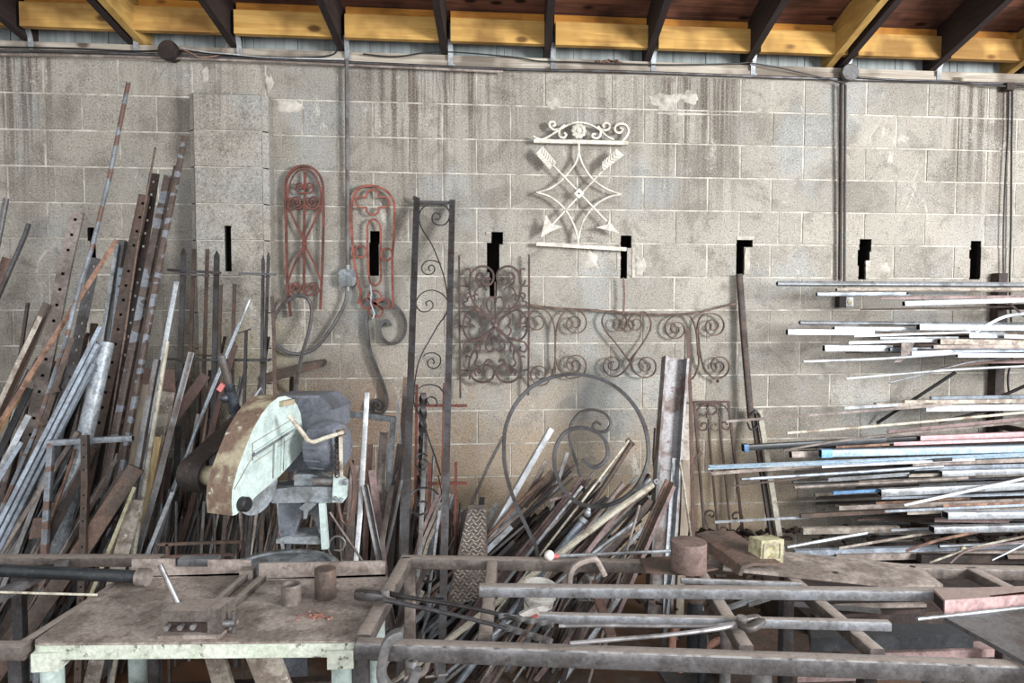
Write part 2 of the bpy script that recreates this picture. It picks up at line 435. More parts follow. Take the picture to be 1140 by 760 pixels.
# slots knocked through the wall: pixel rectangles (x0, y0, x1, y1)
HOLES = [[(97, 253, 106, 268), (100, 266, 107, 288)], [(412, 257, 424, 272), (411, 270, 422, 307)],
         [(547, 258, 560, 272), (542, 270, 556, 303), (545, 300, 553, 330)], [(691, 262, 703, 276), (691, 274, 698, 310)],
         [(820, 267, 838, 275), (820, 273, 828, 306)],
         [(957, 266, 970, 280), (955, 278, 968, 296), (956, 294, 964, 311)],
         [(1081, 268, 1092, 282), (1079, 278, 1092, 288), (1080, 286, 1091, 311)]]
def px_rect(r, Y=0):
    a = at(r[0], r[1], Y); b = at(r[2], r[3], Y); return (a.x, b.x, b.z, a.z)
holes = [px_rect(r) for g in HOLES for r in g]
WX0, WX1 = -5.2, 6.4
bm = BM(); lay = bm.faces.layers.float.new('tint')
x_even = at(531, 175, 0).x
PIL = (at(210, 200, -.13).x, at(299, 200, -.13).x)
for k in range(-1, 15):
    z0, z1 = k*K, (k+1)*K
    if k < 0: continue
    off = x_even + (0 if k % 2 == 0 else K) - 20*2*K
    x = off
    while x < WX1:
        a, b = x+.003, x+2*K-.003
        if b > WX0 and a < WX1:
            rr = [(a+rnd.uniform(-.002, .002), b+rnd.uniform(-.002, .002), z0+.003, z1-.003)]
            if rnd.random() < .12:       # a cracked or cut block
                m = a+(b-a)*rnd.choice((.5, .5, .38, .62)); rr = [(a, m-.002, z0+.003, z1-.003), (m+.002, b, z0+.003, z1-.003)]
            fr = list(rr)
            for h in holes: rr = rect_minus(rr, h)
            tt = min(1, max(0, rnd.gauss(.5, .17)))
            yo = rnd.uniform(-.0015, .0015)
            for r in rr:
                fl = [q for q in fr if q[0] <= r[0]+1e-6 and q[1] >= r[1]-1e-6]
                chamfer_block(bm, r, yo, .008, lay, tt, .003, fl[0])
        x += 2*K
obj('wall_back', bm, M['block'], kind='structure', sm=False)
# mortar bed behind the block faces, pierced by the same slots, with the block cores behind
xs = sorted({WX0, WX1}|{v for h in holes for v in h[:2]}); zs = sorted({0, 15*K}|{v for h in holes for v in h[2:]})
bm = BM(); g = {}
def gv(x, z, y=.004):
    k = (round(x, 5), round(z, 5), y)
    if k not in g: g[k] = bm.verts.new((x, y, z))
    return g[k]
for i in range(len(xs)-1):
    for j in range(len(zs)-1):
        cx, cz = (xs[i]+xs[i+1])/2, (zs[j]+zs[j+1])/2
        if any(h[0] < cx < h[1] and h[2] < cz < h[3] for h in holes): continue
        bm.faces.new((gv(xs[i], zs[j]), gv(xs[i+1], zs[j]), gv(xs[i+1], zs[j+1]), gv(xs[i], zs[j+1])))
w = obj('wall_back_mortar', bm, M['mortar'], kind='structure', sm=False)
bm = BM()
for grp in HOLES:
    rs = [px_rect(r) for r in grp]
    for (a, b, c, d) in rs:         # thickness of the block shell
        for q in (((a, c), (b, c)), ((b, c), (b, d)), ((b, d), (a, d)), ((a, d), (a, c))):
            mx, mz = (q[0][0]+q[1][0])/2, (q[0][1]+q[1][1])/2
            if any(o is not None and o != (a, b, c, d) and o[0]-1e-4 < mx < o[1]+1e-4 and o[2]-1e-4 < mz < o[3]+1e-4 for o in rs): continue
            v = [bm.verts.new((q[0][0], .002, q[0][1])), bm.verts.new((q[1][0], .002, q[1][1])), bm.verts.new((q[1][0], .035, q[1][1])), bm.verts.new((q[0][0], .035, q[0][1]))]
            bm.faces.new(v)
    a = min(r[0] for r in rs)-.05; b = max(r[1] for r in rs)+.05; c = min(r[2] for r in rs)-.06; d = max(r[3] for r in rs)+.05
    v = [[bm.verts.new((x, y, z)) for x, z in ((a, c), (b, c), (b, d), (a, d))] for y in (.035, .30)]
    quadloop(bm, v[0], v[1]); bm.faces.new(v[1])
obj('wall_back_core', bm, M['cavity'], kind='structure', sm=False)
# masonry pier
bm = BM(); lay = bm.faces.layers.float.new('tint')
py_ = -.13; ptop = at(250, 104, py_).z
sl = px_rect((250, 251, 258, 302), py_); sl2 = px_rect((246, 249, 258, 254), py_)
nz = 0; z1 = ptop
ch = .03
while z1 > 0:
    z0 = max(0, z1-K)
    a, b = PIL[0]+.002, PIL[1]-.002
    rr = [(a+ch, b-ch, z0+.002, z1-.002)]
    fl = rr[0]; rr = rect_minus(rect_minus(rr, sl), sl2); tt = rnd.uniform(.2, .9)
    for r in rr: chamfer_block(bm, r, py_, .006, lay, tt, .003, fl)
    for (p, q) in (((a+ch, py_), (a, py_+ch)), ((b-ch, py_), (b, py_+ch)), ((a, py_+ch), (a, 0)), ((b, py_+ch), (b, 0))):
        v = [bm.verts.new((p[0], p[1], z0+.003)), bm.verts.new((q[0], q[1], z0+.003)), bm.verts.new((q[0], q[1], z1-.003)), bm.verts.new((p[0], p[1], z1-.003))]
        f = bm.faces.new(v); f[lay] = tt-.1
    z1 -= K
v = [bm.verts.new((x, y, ptop-.003)) for x, y in ((PIL[0], 0), (PIL[0], py_+ch), (PIL[0]+ch, py_), (PIL[1]-ch, py_), (PIL[1], py_+ch), (PIL[1], 0))]
f = bm.faces.new(v); f[lay] = .4
o = obj('wall_pier', bm, M['block'], kind='structure', sm=False)
bm = BM()
xs = sorted((PIL[0]+.031, PIL[1]-.031, sl[0], sl[1])); zs = sorted((0, ptop-.006, sl[2], sl[3])); g = {}
for i in range(3):
    for j in range(3):
        if i == 1 and j == 1: continue
        bm.faces.new((gv(xs[i], zs[j], py_+.005), gv(xs[i+1], zs[j], py_+.005), gv(xs[i+1], zs[j+1], py_+.005), gv(xs[i], zs[j+1], py_+.005)))
for X in (PIL[0]+.005, PIL[1]-.005):
    bm.faces.new([bm.verts.new((X, y, z)) for y, z in ((py_+.03, 0), (py_+.03, ptop-.01), (0, ptop-.01), (0, 0))])
obj('wall_pier_mortar', bm, M['mortar'], kind='structure', sm=False)
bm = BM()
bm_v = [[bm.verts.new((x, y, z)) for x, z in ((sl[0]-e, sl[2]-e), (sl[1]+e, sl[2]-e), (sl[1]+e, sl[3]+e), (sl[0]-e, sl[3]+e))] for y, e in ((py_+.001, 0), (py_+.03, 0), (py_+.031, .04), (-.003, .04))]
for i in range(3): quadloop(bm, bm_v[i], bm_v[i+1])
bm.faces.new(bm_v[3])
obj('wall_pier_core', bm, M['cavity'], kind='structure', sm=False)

# floor
bm = BM(); box(bm, (-6, -6.5, -.1), (7, .3, 0)); obj('floor', bm, M['floor'], kind='structure', sm=False)

# top plate boards lying along the head of the wall (weathered white)
def along(px0, py0, px1, py1, Y):      # two pixel points -> 3D points at depth Y
    return at(px0, py0, Y), at(px1, py1, Y)
zt = 15*K
bm = BM(); box(bm, (WX0, -.02, zt+.002), (WX1, .14, zt+.04)); box(bm, (WX0, -.006, zt+.042), (WX1, .14, zt+.078)); bevel(bm, .004, 1)
obj('trim_1', bm, M['white_board'], kind='structure', sm=False)
# pale panelling between the rafter ends
bm = BM()
x = WX0
while x < WX1:
    w_ = rnd.choice((.05, .09, .12, .25)); box(bm, (x, .06+rnd.uniform(0, .006), zt+.07), (x+w_-.003, .08, zt+.36)); x += w_
box(bm, (WX0, .075, zt+.07), (WX1, .09, zt+.36))
obj('trim_2', bm, M['panel'], kind='structure', sm=False)
# roof deck boards on the slope (rises towards the camera)
SL = math.tan(math.atan(160/760.0))
rz = lambda y: zt+.078-.0+.0+(-y)*SL           # underside line of the rafters
RD = .212/math.cos(math.atan(SL))
bm = BM(); y = .12; s = R(0)
while y > -2.75:
    wd = .135 if y < -.02 else .10
    y2 = y-wd
    v = []
    z0, z1 = rz(y)+RD+.006, rz(y2)+RD+.006
    for X in (WX0, WX1):
        v.append([bm.verts.new((X, y-.002, z0)), bm.verts.new((X, y2+.002, z1)), bm.verts.new((X, y2+.002, z1+.022)), bm.verts.new((X, y-.002, z0+.022))])
    quadloop(bm, v[0], v[1]); bm.faces.new(v[0]); bm.faces.new(v[1][::-1])
    y = y2
obj('ceiling', bm, M['deck'], kind='structure', sm=False)
bm = BM()
v = [bm.verts.new((X, y, rz(y)+RD+.032)) for X, y in ((WX0, .14), (WX1, .14), (WX1, -2.9), (WX0, -2.9))]
v2 = [bm.verts.new(q.co+V((0, 0, .02))) for q in v]
quadloop(bm, v, v2); bm.faces.new(v); bm.faces.new(v2[::-1])
obj('ceiling_roofing', bm, M['black'], kind='structure', sm=False)
# yellow blocking boards: each one sits between two rafters
RAFT = [(30, 52, 'dark'), (147, 53, 'dark'), (262, 56, 'dark'), (382, 60, 'dark'), (497, 66, 'dark'), (611, 69, 'dark'), (723, 72, 'dark'),
        (834, 75, 'dark'), (940, 79, 'dark'), (1041, 82, 'dark'), (1142, 86, 'dark'), (1236, 90, 'dark'), (-92, 48, 'dark')]
RAFT.sort()
vp = ray(572, 505); rd = V((vp.x/vp.y, 1, 0)); rd.z = -SL; rd = V((rd.x, 1, -SL))
def rafter_at(px, py, wd=.04, length=2.75, dpt=.212, lift=0):
    X = at(px, py, -.02).x
    P0 = V((X, .1, rz(.1)+lift)); P1 = P0-rd*(length+.1)
    bm = BM()
    t, n, s = frame(P1-P0, V((0, 0, 1)))
    h = dpt
    sweep(bm, [P0+n*h/2, P1+n*h/2], rect(wd, h), hint=V((0, 0, 1)))
    bevel(bm, .003, 1)
    return bm, X
rx = []
for i, (px, py, kd) in enumerate(RAFT):
    bm, X = rafter_at(px, py); rx.append(X)
    obj('trim_rafter', bm, M['dark_rafter'], kind='structure', sm=False)
for px, py in ((159, 53), (926, 79), (1128, 86)):
    bm, X = rafter_at(px, py, .042, 2.75, .20)
    obj('trim_sister_rafter', bm, M['pine_rafter'], kind='structure', sm=False)
bm = BM(); bm2 = BM()
for i in range(len(rx)-1):
    a, b = rx[i]+.025, rx[i+1]-.025
    sh = rd.x*.1
    box(bm, (a, -.125, zt+.115), (b, -.087, zt+.245))
    box(bm2, (a, -.075, zt+.22), (b, -.040, zt+.305))
bevel(bm, .003, 1)
obj('trim_blocking', bm, M['pine'], kind='structure', sm=False)
obj('trim_upper_blocking', bm2, M['pine_orange'], kind='structure', sm=False)
# metal ties at the rafter feet
for i, (px, py, kd) in enumerate(RAFT):
    if not 0 < px < 1140: continue
    X = at(px, py, -.02).x
    bm = BM()
    z = zt+.06
    sweep(bm, [V((X+.024, -.024, zt+.01)), V((X+.024, -.024, zt+.05)), V((X+.024, -.03, zt+.09)), V((X+.023, -.06, zt+.15))], rect(.028, .0015), hint=V((0, -1, 0)))
    box(bm, (X+.012, -.0245, zt+.004), (X+.05, -.022, zt+.022))
    obj('rafter_tie', bm, M['silver'], None, 'zinc tie plate at the foot of the %s rafter from the left' % ['zeroth', 'first', 'second', 'third', 'fourth', 'fifth', 'sixth', 'seventh', 'eighth', 'ninth', 'tenth', 'eleventh', 'twelfth'][i], 'metal bracket', 'zinc ties along the top plate')
# ---------------------------------------------------------------- wiring and conduit
def cable(name, pts, r, mat, label, cat='cable', sub=5, group=None, parent=None, n=8):
    bm = BM(); tube(bm, cr_path(pts, sub), r, n)
    return obj(name, bm, mat, parent, label, cat, group)
P = lambda x, y, Y=-.03: at(x, y, Y)
cable('electrical_conduit', [P(-60, 56), P(60, 57.5), P(200, 62), P(400, 70), P(560, 77), P(700, 80), P(860, 86), P(1000, 90), P(1140, 94), P(1220, 97)], .009, M['steel_dark'],
      'long dark conduit running along the whole top plate', 'conduit')
cable('electrical_conduit', [P(-60, 60, -.045), P(60, 61.5, -.045), P(170, 64, -.045), P(270, 67.5, -.045), P(400, 73, -.045), P(560, 80, -.045)], .008, M['steel_brown'],
      'second thin conduit under the long one on the left half of the plate', 'conduit')
cable('electrical_cable', [P(-20, 52), P(80, 54), P(150, 57), P(196, 56, -.05), P(250, 61, -.06), P(330, 64, -.05), P(372, 60, -.05), P(374, 40, -.03)], .005, M['black'],
      'loose black cable drooping along the plate left of the third rafter foot')
cable('electrical_cable', [P(200, 53, -.06), P(230, 58, -.08), P(255, 60, -.08), P(300, 64, -.06), P(384, 66, -.05)], .0035, M['white'],
      'white cable leaving the left round junction box')
cable('electrical_cable', [P(197, 52, -.06), P(215, 60, -.08), P(225, 64, -.07), P(248, 60, -.05), P(252, 50, -.03)], .003, M['orange'],
      'short orange wire beside the left round junction box')
cable('electrical_cable', [P(404, 60), P(440, 63), P(480, 58), P(520, 59), P(575, 64), P(600, 68), P(640, 69), P(690, 71), P(760, 72), P(830, 70), P(838, 66)], .004, M['black'],
      'thin black wire sagging between the rafter feet above the middle of the wall')
cable('electrical_cable', [P(836, 70, -.05), P(870, 76, -.06), P(905, 84, -.06), P(935, 91, -.06), P(942, 96, -.06)], .004, M['black'],
      'thin black wire slanting down to the right round junction box')
cable('electrical_cable', [P(955, 86, -.05), P(1000, 89, -.05), P(1050, 90, -.05), P(1075, 92, -.05), P(1100, 95, -.05), P(1140, 97, -.05), P(1200, 100, -.05)], .006, M['steel_dark'],
      'dark cable running right from the right round junction box')
def junction(px, py, r, mat, label):
    c = P(px, py, -.02); k = mpp(c)
    bm = BM(); lathe(bm, c+V((0, .015, 0)), V((-.12, -1, 0)), [(0, r*k*.8), (.05, r*k*.85), (.055, r*k), (.075, r*k), (.082, r*k*.92)], 22)
    o = obj('junction_box', bm, mat, None, label, 'junction box')
    bm = BM(); cyl(bm, P(px-1, py-12, -.06), P(px-1, py-9.5, -.06), .003, 8)
    obj('screw', bm, M['steel_dark'], o)
junction(193, 60, 11, M['rust_dark'], 'rusty brown round junction box on the plate above the pier')
junction(942, 84, 9.5, M['steel'], 'grey round junction box on the plate above the twin pipes')
cable('conduit_pipe', [P(386, 66, -.05), P(386.5, 150, -.045), P(387, 250, -.04), P(387, 300, -.04)], .012, M['steel'],
      'grey vertical conduit pipe down the wall left of centre', 'conduit', sub=1)
bm = BM()
c = P(386.5, 309, -.055); k = mpp(c)
loop = [c+V((x*k, 0, z*k)) for x, z in ((-6, 9.5), (6, 9.5), (9.5, 6), (9.5, -6), (6, -9.5), (-6, -9.5), (-9.5, -6), (-9.5, 6))]
prism(bm, loop, V((0, .05, 0))); bevel(bm, .003, 2)
o = obj('junction_box', bm, M['saw_grey'], None, 'grey eight-sided junction box at the foot of the wall conduit', 'junction box')
bm = BM(); cyl(bm, P(387, 319, -.045), P(387, 324, -.045), .016, 12); cyl(bm, P(387, 295, -.045), P(387, 300, -.045), .017, 12)
obj('conduit_fitting', bm, M['steel'], o)
cable('power_cable', [P(387, 322, -.045), P(384, 338, -.05), P(376, 354, -.05), P(363, 374, -.05), P(350, 388, -.05), P(334, 394, -.05), P(318, 391, -.05), P(306, 380, -.05), P(303, 364, -.05), P(308, 349, -.06), P(318, 336, -.07),
      P(331, 329, -.08), P(342, 332, -.09), P(347, 345, -.10), P(344, 368, -.14), P(336, 396, -.3), P(330, 425, -.8), P(328, 447, -1.33)], .0105, M['steel'],
      'grey looped power cable from the eight-sided box down to the saw', sub=6)
cable('conduit_pipe', [P(936.5, 92, -.05), P(936, 200, -.04), P(935, 311, -.03)], .011, M['rust_dark'], 'thicker dark vertical pipe of the pair below the right junction box', 'conduit', sub=1)
cable('conduit_pipe', [P(941, 94, -.045), P(940.5, 200, -.035), P(940, 325, -.03)], .008, M['black_iron'], 'thinner black vertical pipe of the pair below the right junction box', 'conduit', sub=1)
c = P(1122, 97, -.04); bm = BM(); boxm(bm, Matrix.Translation(c), V((.05, .05, .045))); bevel(bm, .004, 1)
obj('junction_box', bm, M['rust_dark'], None, 'small square rusty junction box at the upper right corner', 'junction box')
cable('electrical_cable', [P(1123, 101), P(1122, 150), P(1119, 200), P(1117, 260), P(1117, 320)], .0045, M['black'], 'thin bowed cable hanging at the far right, left one of two')
cable('electrical_cable', [P(1127, 101), P(1126, 170), P(1125.5, 250), P(1124, 320), P(1127, 390), P(1122, 420), P(1125, 450)], .006, M['black'], 'straight thicker cable hanging at the far right, right one of two')
c = P(941, 336, -.03); k = mpp(c)
bm = BM(); boxm(bm, Matrix.Translation(c+V((-.03, 0, 0))), V((.045, .05, .07))); bevel(bm, .003, 1)
o = obj('electrical_outlet', bm, M['rust_dark'], None, 'small wall outlet box under the twin pipes', 'electrical outlet')
bm = BM(); boxm(bm, Matrix.Translation(c+V((.015, -.02, 0))), V((.05, .006, .055))); obj('cover_plate', bm, M['silver'], o)
bm = BM(); cyl(bm, c+V((.015, -.022, 0)), c+V((.015, -.028, 0)), .014, 14); obj('socket', bm, M['yellow'], o)
# crumbs and a leaf of rubbish on the plate
bm = BM()
for i in range(14):
    p = P(668+rnd.uniform(-2, 26), 69+rnd.uniform(-2, 1.5), -.01); boxm(bm, Matrix.Translation(p) @ Matrix.Rotation(rnd.uniform(0, 3), 4, 'Z') @ Matrix.Rotation(rnd.uniform(-.6, .6), 4, 'X'), V((.03, .018, .006)))
obj('dry_leaves', bm, M['rust_orange'], None, 'dry brown leaf litter lying on the top plate', 'leaves', kind='stuff')
# patches of smeared mortar on the wall
def smear(px, py, w_, h_, seed, label):
    bm = BM(); c = at(px, py, -.003); k = mpp(c); n = 26
    rim = []
    for i in range(n):
        a = 2*math.pi*i/n; q = .75+.45*noise.noise(V((math.cos(a)*1.7+seed, math.sin(a)*1.7, seed)))
        rim.append(bm.verts.new(c+V((math.cos(a)*w_*k*q, .004, math.sin(a)*h_*k*q))))
    inner = [bm.verts.new(c+(v.co-c)*.7+V((0, -.006, 0))) for v in rim]
    quadloop(bm, rim, inner); bm.faces.new(inner)
    obj('mortar_smear', bm, M['mortar'], None, kind='structure')
for i, s_ in enumerate([(618, 115, 12, 8), (740, 112, 26, 13), (768, 108, 14, 9), (300, 92, 6, 12), (322, 118, 20, 9), (228, 82, 6, 11), (850, 122, 14, 4), (770, 127, 60, 2), (658, 292, 12, 16), (712, 296, 9, 15), (985, 300, 8, 14)]):
    smear(*s_, i*3.1, '')

# pale broken edges beside some of the slots
for r_ in ((703.5, 276, 706.5, 309), (829, 276, 834, 305), (820, 263, 839, 267), (541, 258, 547, 262), (963.5, 290, 968, 310), (687, 282, 690.5, 300)):
    a, b, c_, d_ = px_rect(r_); bm = BM(); n_ = 7; L_ = [V((a+rnd.uniform(-.003, .003), -.006, c_+(d_-c_)*i/n_)) for i in range(n_+1)]; R_ = [V((b+rnd.uniform(-.005, .005), -.006, c_+(d_-c_)*i/n_)) for i in range(n_+1)]
    prism(bm, L_+R_[::-1], V((0, .012, 0))); obj('mortar_smear', bm, M['mortar'], None, kind='structure', sm=False)
# ---------------------------------------------------------------- wrought iron on the wall
def sp(cx, cy, r0, a0, turns, r1=1.5, n=22, sy=1.0):
    """spiral in pixels from radius r0 at angle a0 (degrees, y down) winding inwards"""
    out = []
    for i in range(n+1):
        t = i/n; a = R(a0+360*turns*t); r = r0+(r1-r0)*(t**.8)
        out.append((cx+r*math.cos(a), cy+r*math.sin(a)*sy))
    return out
def mapz(x0, y0, s, pts): return [(x0+x/s, y0+y/s) for x, y in pts]
def iron(parent, name, pts, Y, wpx, dpt, mat, sub=4, closed=False, label=None, raw=False):
    """flat bar standing on edge, following a curve in the plane of the wall"""
    p = [at(q[0], q[1], q[2] if len(q) > 2 else Y) for q in pts]
    if sub > 1: p = cr_path(p, sub, closed)
    w_ = wpx*mpp(p[0]); jy = V((0, -rnd.uniform(0, .003), 0)); p = [q+jy for q in p]
    bm = BM(); sweep(bm, p, rect(w_, dpt), hint=V((0, -1, 0)), closed=closed)
    return obj(name, bm, mat, parent, label)
def mir(pts, cx): return [(2*cx-x, y) for x, y in pts]
def base_of(px, py, Y): return at(px, py, Y)

# A: arched trellis, red rust
Y = -.035
t = thing('arched_trellis', base_of(340, 345, Y), 'red-rusted arched iron trellis with crossed bars and small curls, left of the conduit', 'wrought iron panel')
z6 = lambda p: mapz(280, 180, 3.8, p)
m_ = M['red_iron']
iron(t, 'outer_arch', z6([(166, 655), (160, 600), (152, 520), (149, 400), (146, 260), (143, 130), (150, 70), (178, 32), (222, 18), (265, 32), (295, 72), (303, 130), (304, 260), (301, 400), (296, 520), (291, 625)]), Y, 2.6, .016, m_)
iron(t, 'inner_arch', z6([(160, 215), (154, 140), (165, 85), (190, 45), (222, 30), (255, 45), (282, 85), (294, 140), (292, 215)]), Y, 1.4, .012, m_)
iron(t, 'centre_rod', z6([(226, 42), (224, 200), (222, 345), (222, 560)]), Y, 2.6, .012, m_, 2)
for s, nm in ((1, 'l'), (-1, 'r')):
    f = (lambda q: q) if s == 1 else (lambda q: [(448-x, y) for x, y in q])
    iron(t, 'cross_bar', z6(f([(157, 192), (188, 265), (222, 345), (185, 425), (155, 505)])), Y-.004, 2, .010, m_, 3)
    iron(t, 'scroll', z6(f([(224, 132), (200, 132), (185, 118)]+sp(205, 104, 18, 150, 1.2, 5))), Y-.004, 1.6, .012, m_, 2)
    iron(t, 'scroll', z6(f([(224, 170), (215, 190), (190, 201), (165, 190), (158, 165)]+sp(188, 172, 26, 200, 1.6, 6))), Y-.004, 1.6, .012, m_, 2)
    iron(t, 'scroll', z6(f([(222, 545), (215, 565), (185, 562), (160, 545)]+sp(190, 532, 25, 170, 1.5, 7))), Y-.004, 1.6, .012, m_, 2)
iron(t, 'collar', z6([(212, 345), (236, 345)]), Y-.012, 4, .012, m_, 1)

# B: quatrefoil panel
Y = -.04
t = thing('quatrefoil_panel', base_of(415, 345, Y), 'orange-red rusted iron panel with quatrefoil top hung over a wall slot', 'wrought iron panel')
m_ = metal('orange_red_iron', (142, 82, 68), (112, 64, 54), .45, 18, .65, .05, (92, 62, 54), .66, var=.05, grime=.2, sat=1); M['orange_iron'] = m_
iron(t, 'outer_frame', z6([(450, 600), (462, 560), (448, 500), (434, 420), (424, 300), (422, 200), (432, 145), (460, 110), (505, 102), (555, 115), (590, 145), (604, 190), (603, 300), (596, 400), (596, 500), (600, 620)]), Y, 2.6, .016, m_)
q = []
for k in range(4):
    a = k*90-90; cx, cy = 512+44*math.cos(R(a)), 172+(33 if k % 2 == 0 else 44)*math.sin(R(a))
    cx = 512+(46 if k % 2 else 0)*math.cos(R(a)); cy = 172+(30 if k % 2 == 0 else 0)*math.sin(R(a))
    for j in range(-110, 111, 22): q.append((cx+26*math.cos(R(a+j)), cy+23*math.sin(R(a+j))))
iron(t, 'quatrefoil', z6(q), Y, 2, .012, m_, 1, True)
iron(t, 'long_loop', z6([(490, 300), (492, 265), (515, 242), (540, 262), (547, 300), (545, 400), (548, 490), (535, 518), (512, 522), (500, 500), (492, 420)]), Y, 2.2, .012, m_, 3, True)
for cx, cy, r_ in ((462, 380, 25), (572, 391, 25)):
    iron(t, 'ring', z6([(cx+r_*math.cos(a/14*2*math.pi), cy+r_*math.sin(a/14*2*math.pi)) for a in range(14)]), Y, 2, .012, m_, 1, True)
q = []
for a, cx, cy, r_ in ((-90, 520, 570, 28), (180, 488, 600, 24), (90, 525, 630, 30), (0, 560, 600, 24)):
    for j in range(-100, 101, 25): q.append((cx+r_*math.cos(R(a+j)), cy+r_*.9*math.sin(R(a+j))))
iron(t, 'trefoil', z6(q), Y, 2, .012, m_, 1, True)
iron(t, 'hanging_tie', z6([(503, 520), (508, 560), (505, 600), (520, 640), (512, 665)]), Y-.01, 1.5, .006, M['silver'], 2, label='loose silver wire tie')

# G: S-shaped scroll of thick flat bar below it
Y = -.03
t = iron(None, 's_scroll', z6(sp(590, 715, 18, 200, -.9, 6)[::-1]+[(545, 735), (537, 710), (560, 690)][0:0]+[])+[], Y, 3, .02, M['steel'], 1) if False else None
pts = mapz(280, 360, 3.8, [(590, 10), (570, -12), (550, 0), (540, 25), (552, 60), (585, 85), (625, 75), (648, 40), (650, -10), (628, -55), (580, -95), (530, -100), (495, -60), (487, 0), (500, 110), (530, 190), (560, 270), (574, 325), (565, 365), (538, 385), (510, 372), (502, 345), (512, 328), (532, 325), (548, 342), (540, 358), (526, 350)])
bm = BM(); p = cr_path([at(x, y, Y) for x, y in pts], 4)
sweep(bm, p, rect(3.2*mpp(p[0]), .03)); obj('iron_scroll', bm, M['steel_dark'], None, 'thick S-shaped grey iron scroll hanging below the quatrefoil panel', 'iron scroll')

# C: tall narrow gate panel of black steel standing on the floor
Yt, Yb = -.05, -1.25
def YC(py): return Yt+(Yb-Yt)*(py-222)/(700-222)
t = thing('tall_gate_panel', on_lean(470, 690, 13)*0+V((at(470, 690, YC(690)).x, YC(700), 0)), 'tall narrow black steel panel with thin wire scrolls leaning in front of the middle pile', 'wrought iron panel')
def atC(x, y): return at(x, y, YC(y))
def gpost(x0, y0, x1, y1, w_, nm, mat):
    a, b = atC(x0, y0), atC(x1, y1)
    b2 = b+(b-a)*((b.z-.0)/(a.z-b.z))
    bm = BM(); sweep(bm, [a, b2], rect(w_, .03)); bevel(bm, .002, 1); return obj(nm, bm, mat, t)
gpost(464, 222, 451, 600, .034, 'side_post', M['steel_dark']); gpost(503.5, 224, 495, 600, .034, 'side_post', M['steel_dark'])
for (x0, y0, x1, y1) in ((463, 225, 504, 225.5), (450, 668, 494, 668)):
    bm = BM(); sweep(bm, [atC(x0, y0), atC(x1, y1)], rect(.016, .02)); obj('cross_rail', bm, M['steel_dark'], t)
bm = BM(); boxm(bm, Matrix.Translation(atC(462.5, 221)+V((0, -.01, 0))) @ Matrix.Rotation(.3, 4, 'Y'), V((.03, .012, .022))); obj('end_tab', bm, M['steel_dark'], t)
def wire(pts, w_=1.3):
    p = cr_path([atC(x, y) for x, y in pts], 4); bm = BM(); sweep(bm, p, rect(w_*mpp(p[0]), .012)); obj('wire_scroll', bm, M['black_iron'], t)
z6b = lambda p: mapz(280, 360, 3.8, p); z5b = lambda p: mapz(370, 540, 5.43, p)
wire(z6([(795, 240), (775, 238), (770, 222), (785, 215), (803, 228), (806, 252), (788, 268), (768, 255), (764, 230)])[3:]+[] if False else z6([(778, 240), (788, 245), (798, 235), (793, 220), (775, 218), (764, 235), (770, 258), (795, 268), (822, 262), (837, 235), (832, 200), (800, 180), (755, 180), (722, 198), (708, 235), (722, 285), (760, 345), (792, 420), (815, 490), (828, 570), (824, 640), (790, 690), (750, 760)])+z6b([(730, 110), (705, 170), (692, 240), (686, 310), (692, 350), (728, 420), (750, 490), (775, 560), (800, 640)])+z5b([(680, 700-560), (640, 220)])[0:0])
wire(z6([(800, 432), (778, 420), (745, 418), (722, 440), (724, 465), (745, 477), (768, 470), (775, 450), (762, 437), (748, 448), (754, 460)]))
wire(z6([(828, 585), (805, 558), (765, 543), (725, 553), (700, 582), (698, 612), (720, 633), (750, 630), (768, 610), (758, 588), (738, 594), (742, 608)]))
wire(z6b([(728, 140), (740, 128), (770, 124), (797, 140), (797, 172), (775, 190), (750, 182), (745, 160), (762, 148), (773, 162), (768, 170)]))
wire(z6b([(690, 295), (715, 268), (755, 258), (795, 270), (820, 305)]))
wire(z6b([(752, 345), (742, 325), (755, 310), (778, 318), (785, 340), (775, 350)]))
wire(z6b([(745, 560), (715, 548), (694, 570), (695, 600), (715, 618), (740, 610), (746, 588), (728, 575), (716, 588), (724, 598)]))
wire(z5b([(640, 55), (600, 22), (545, 15), (495, 35), (463, 75), (460, 120), (485, 162), (530, 178), (568, 160), (577, 120), (555, 98), (528, 105), (518, 130)]), 1.6)
wire(z5b([(655, 660-560), (664, 60), (640, -60)]), 1.3)
wire(z5b([(668, 470), (615, 472), (568, 480-12), (540, 500), (535, 550), (555, 580), (595, 583), (622, 555), (618, 510), (590, 505), (565, 520), (570, 548), (590, 545)]), 1.6)

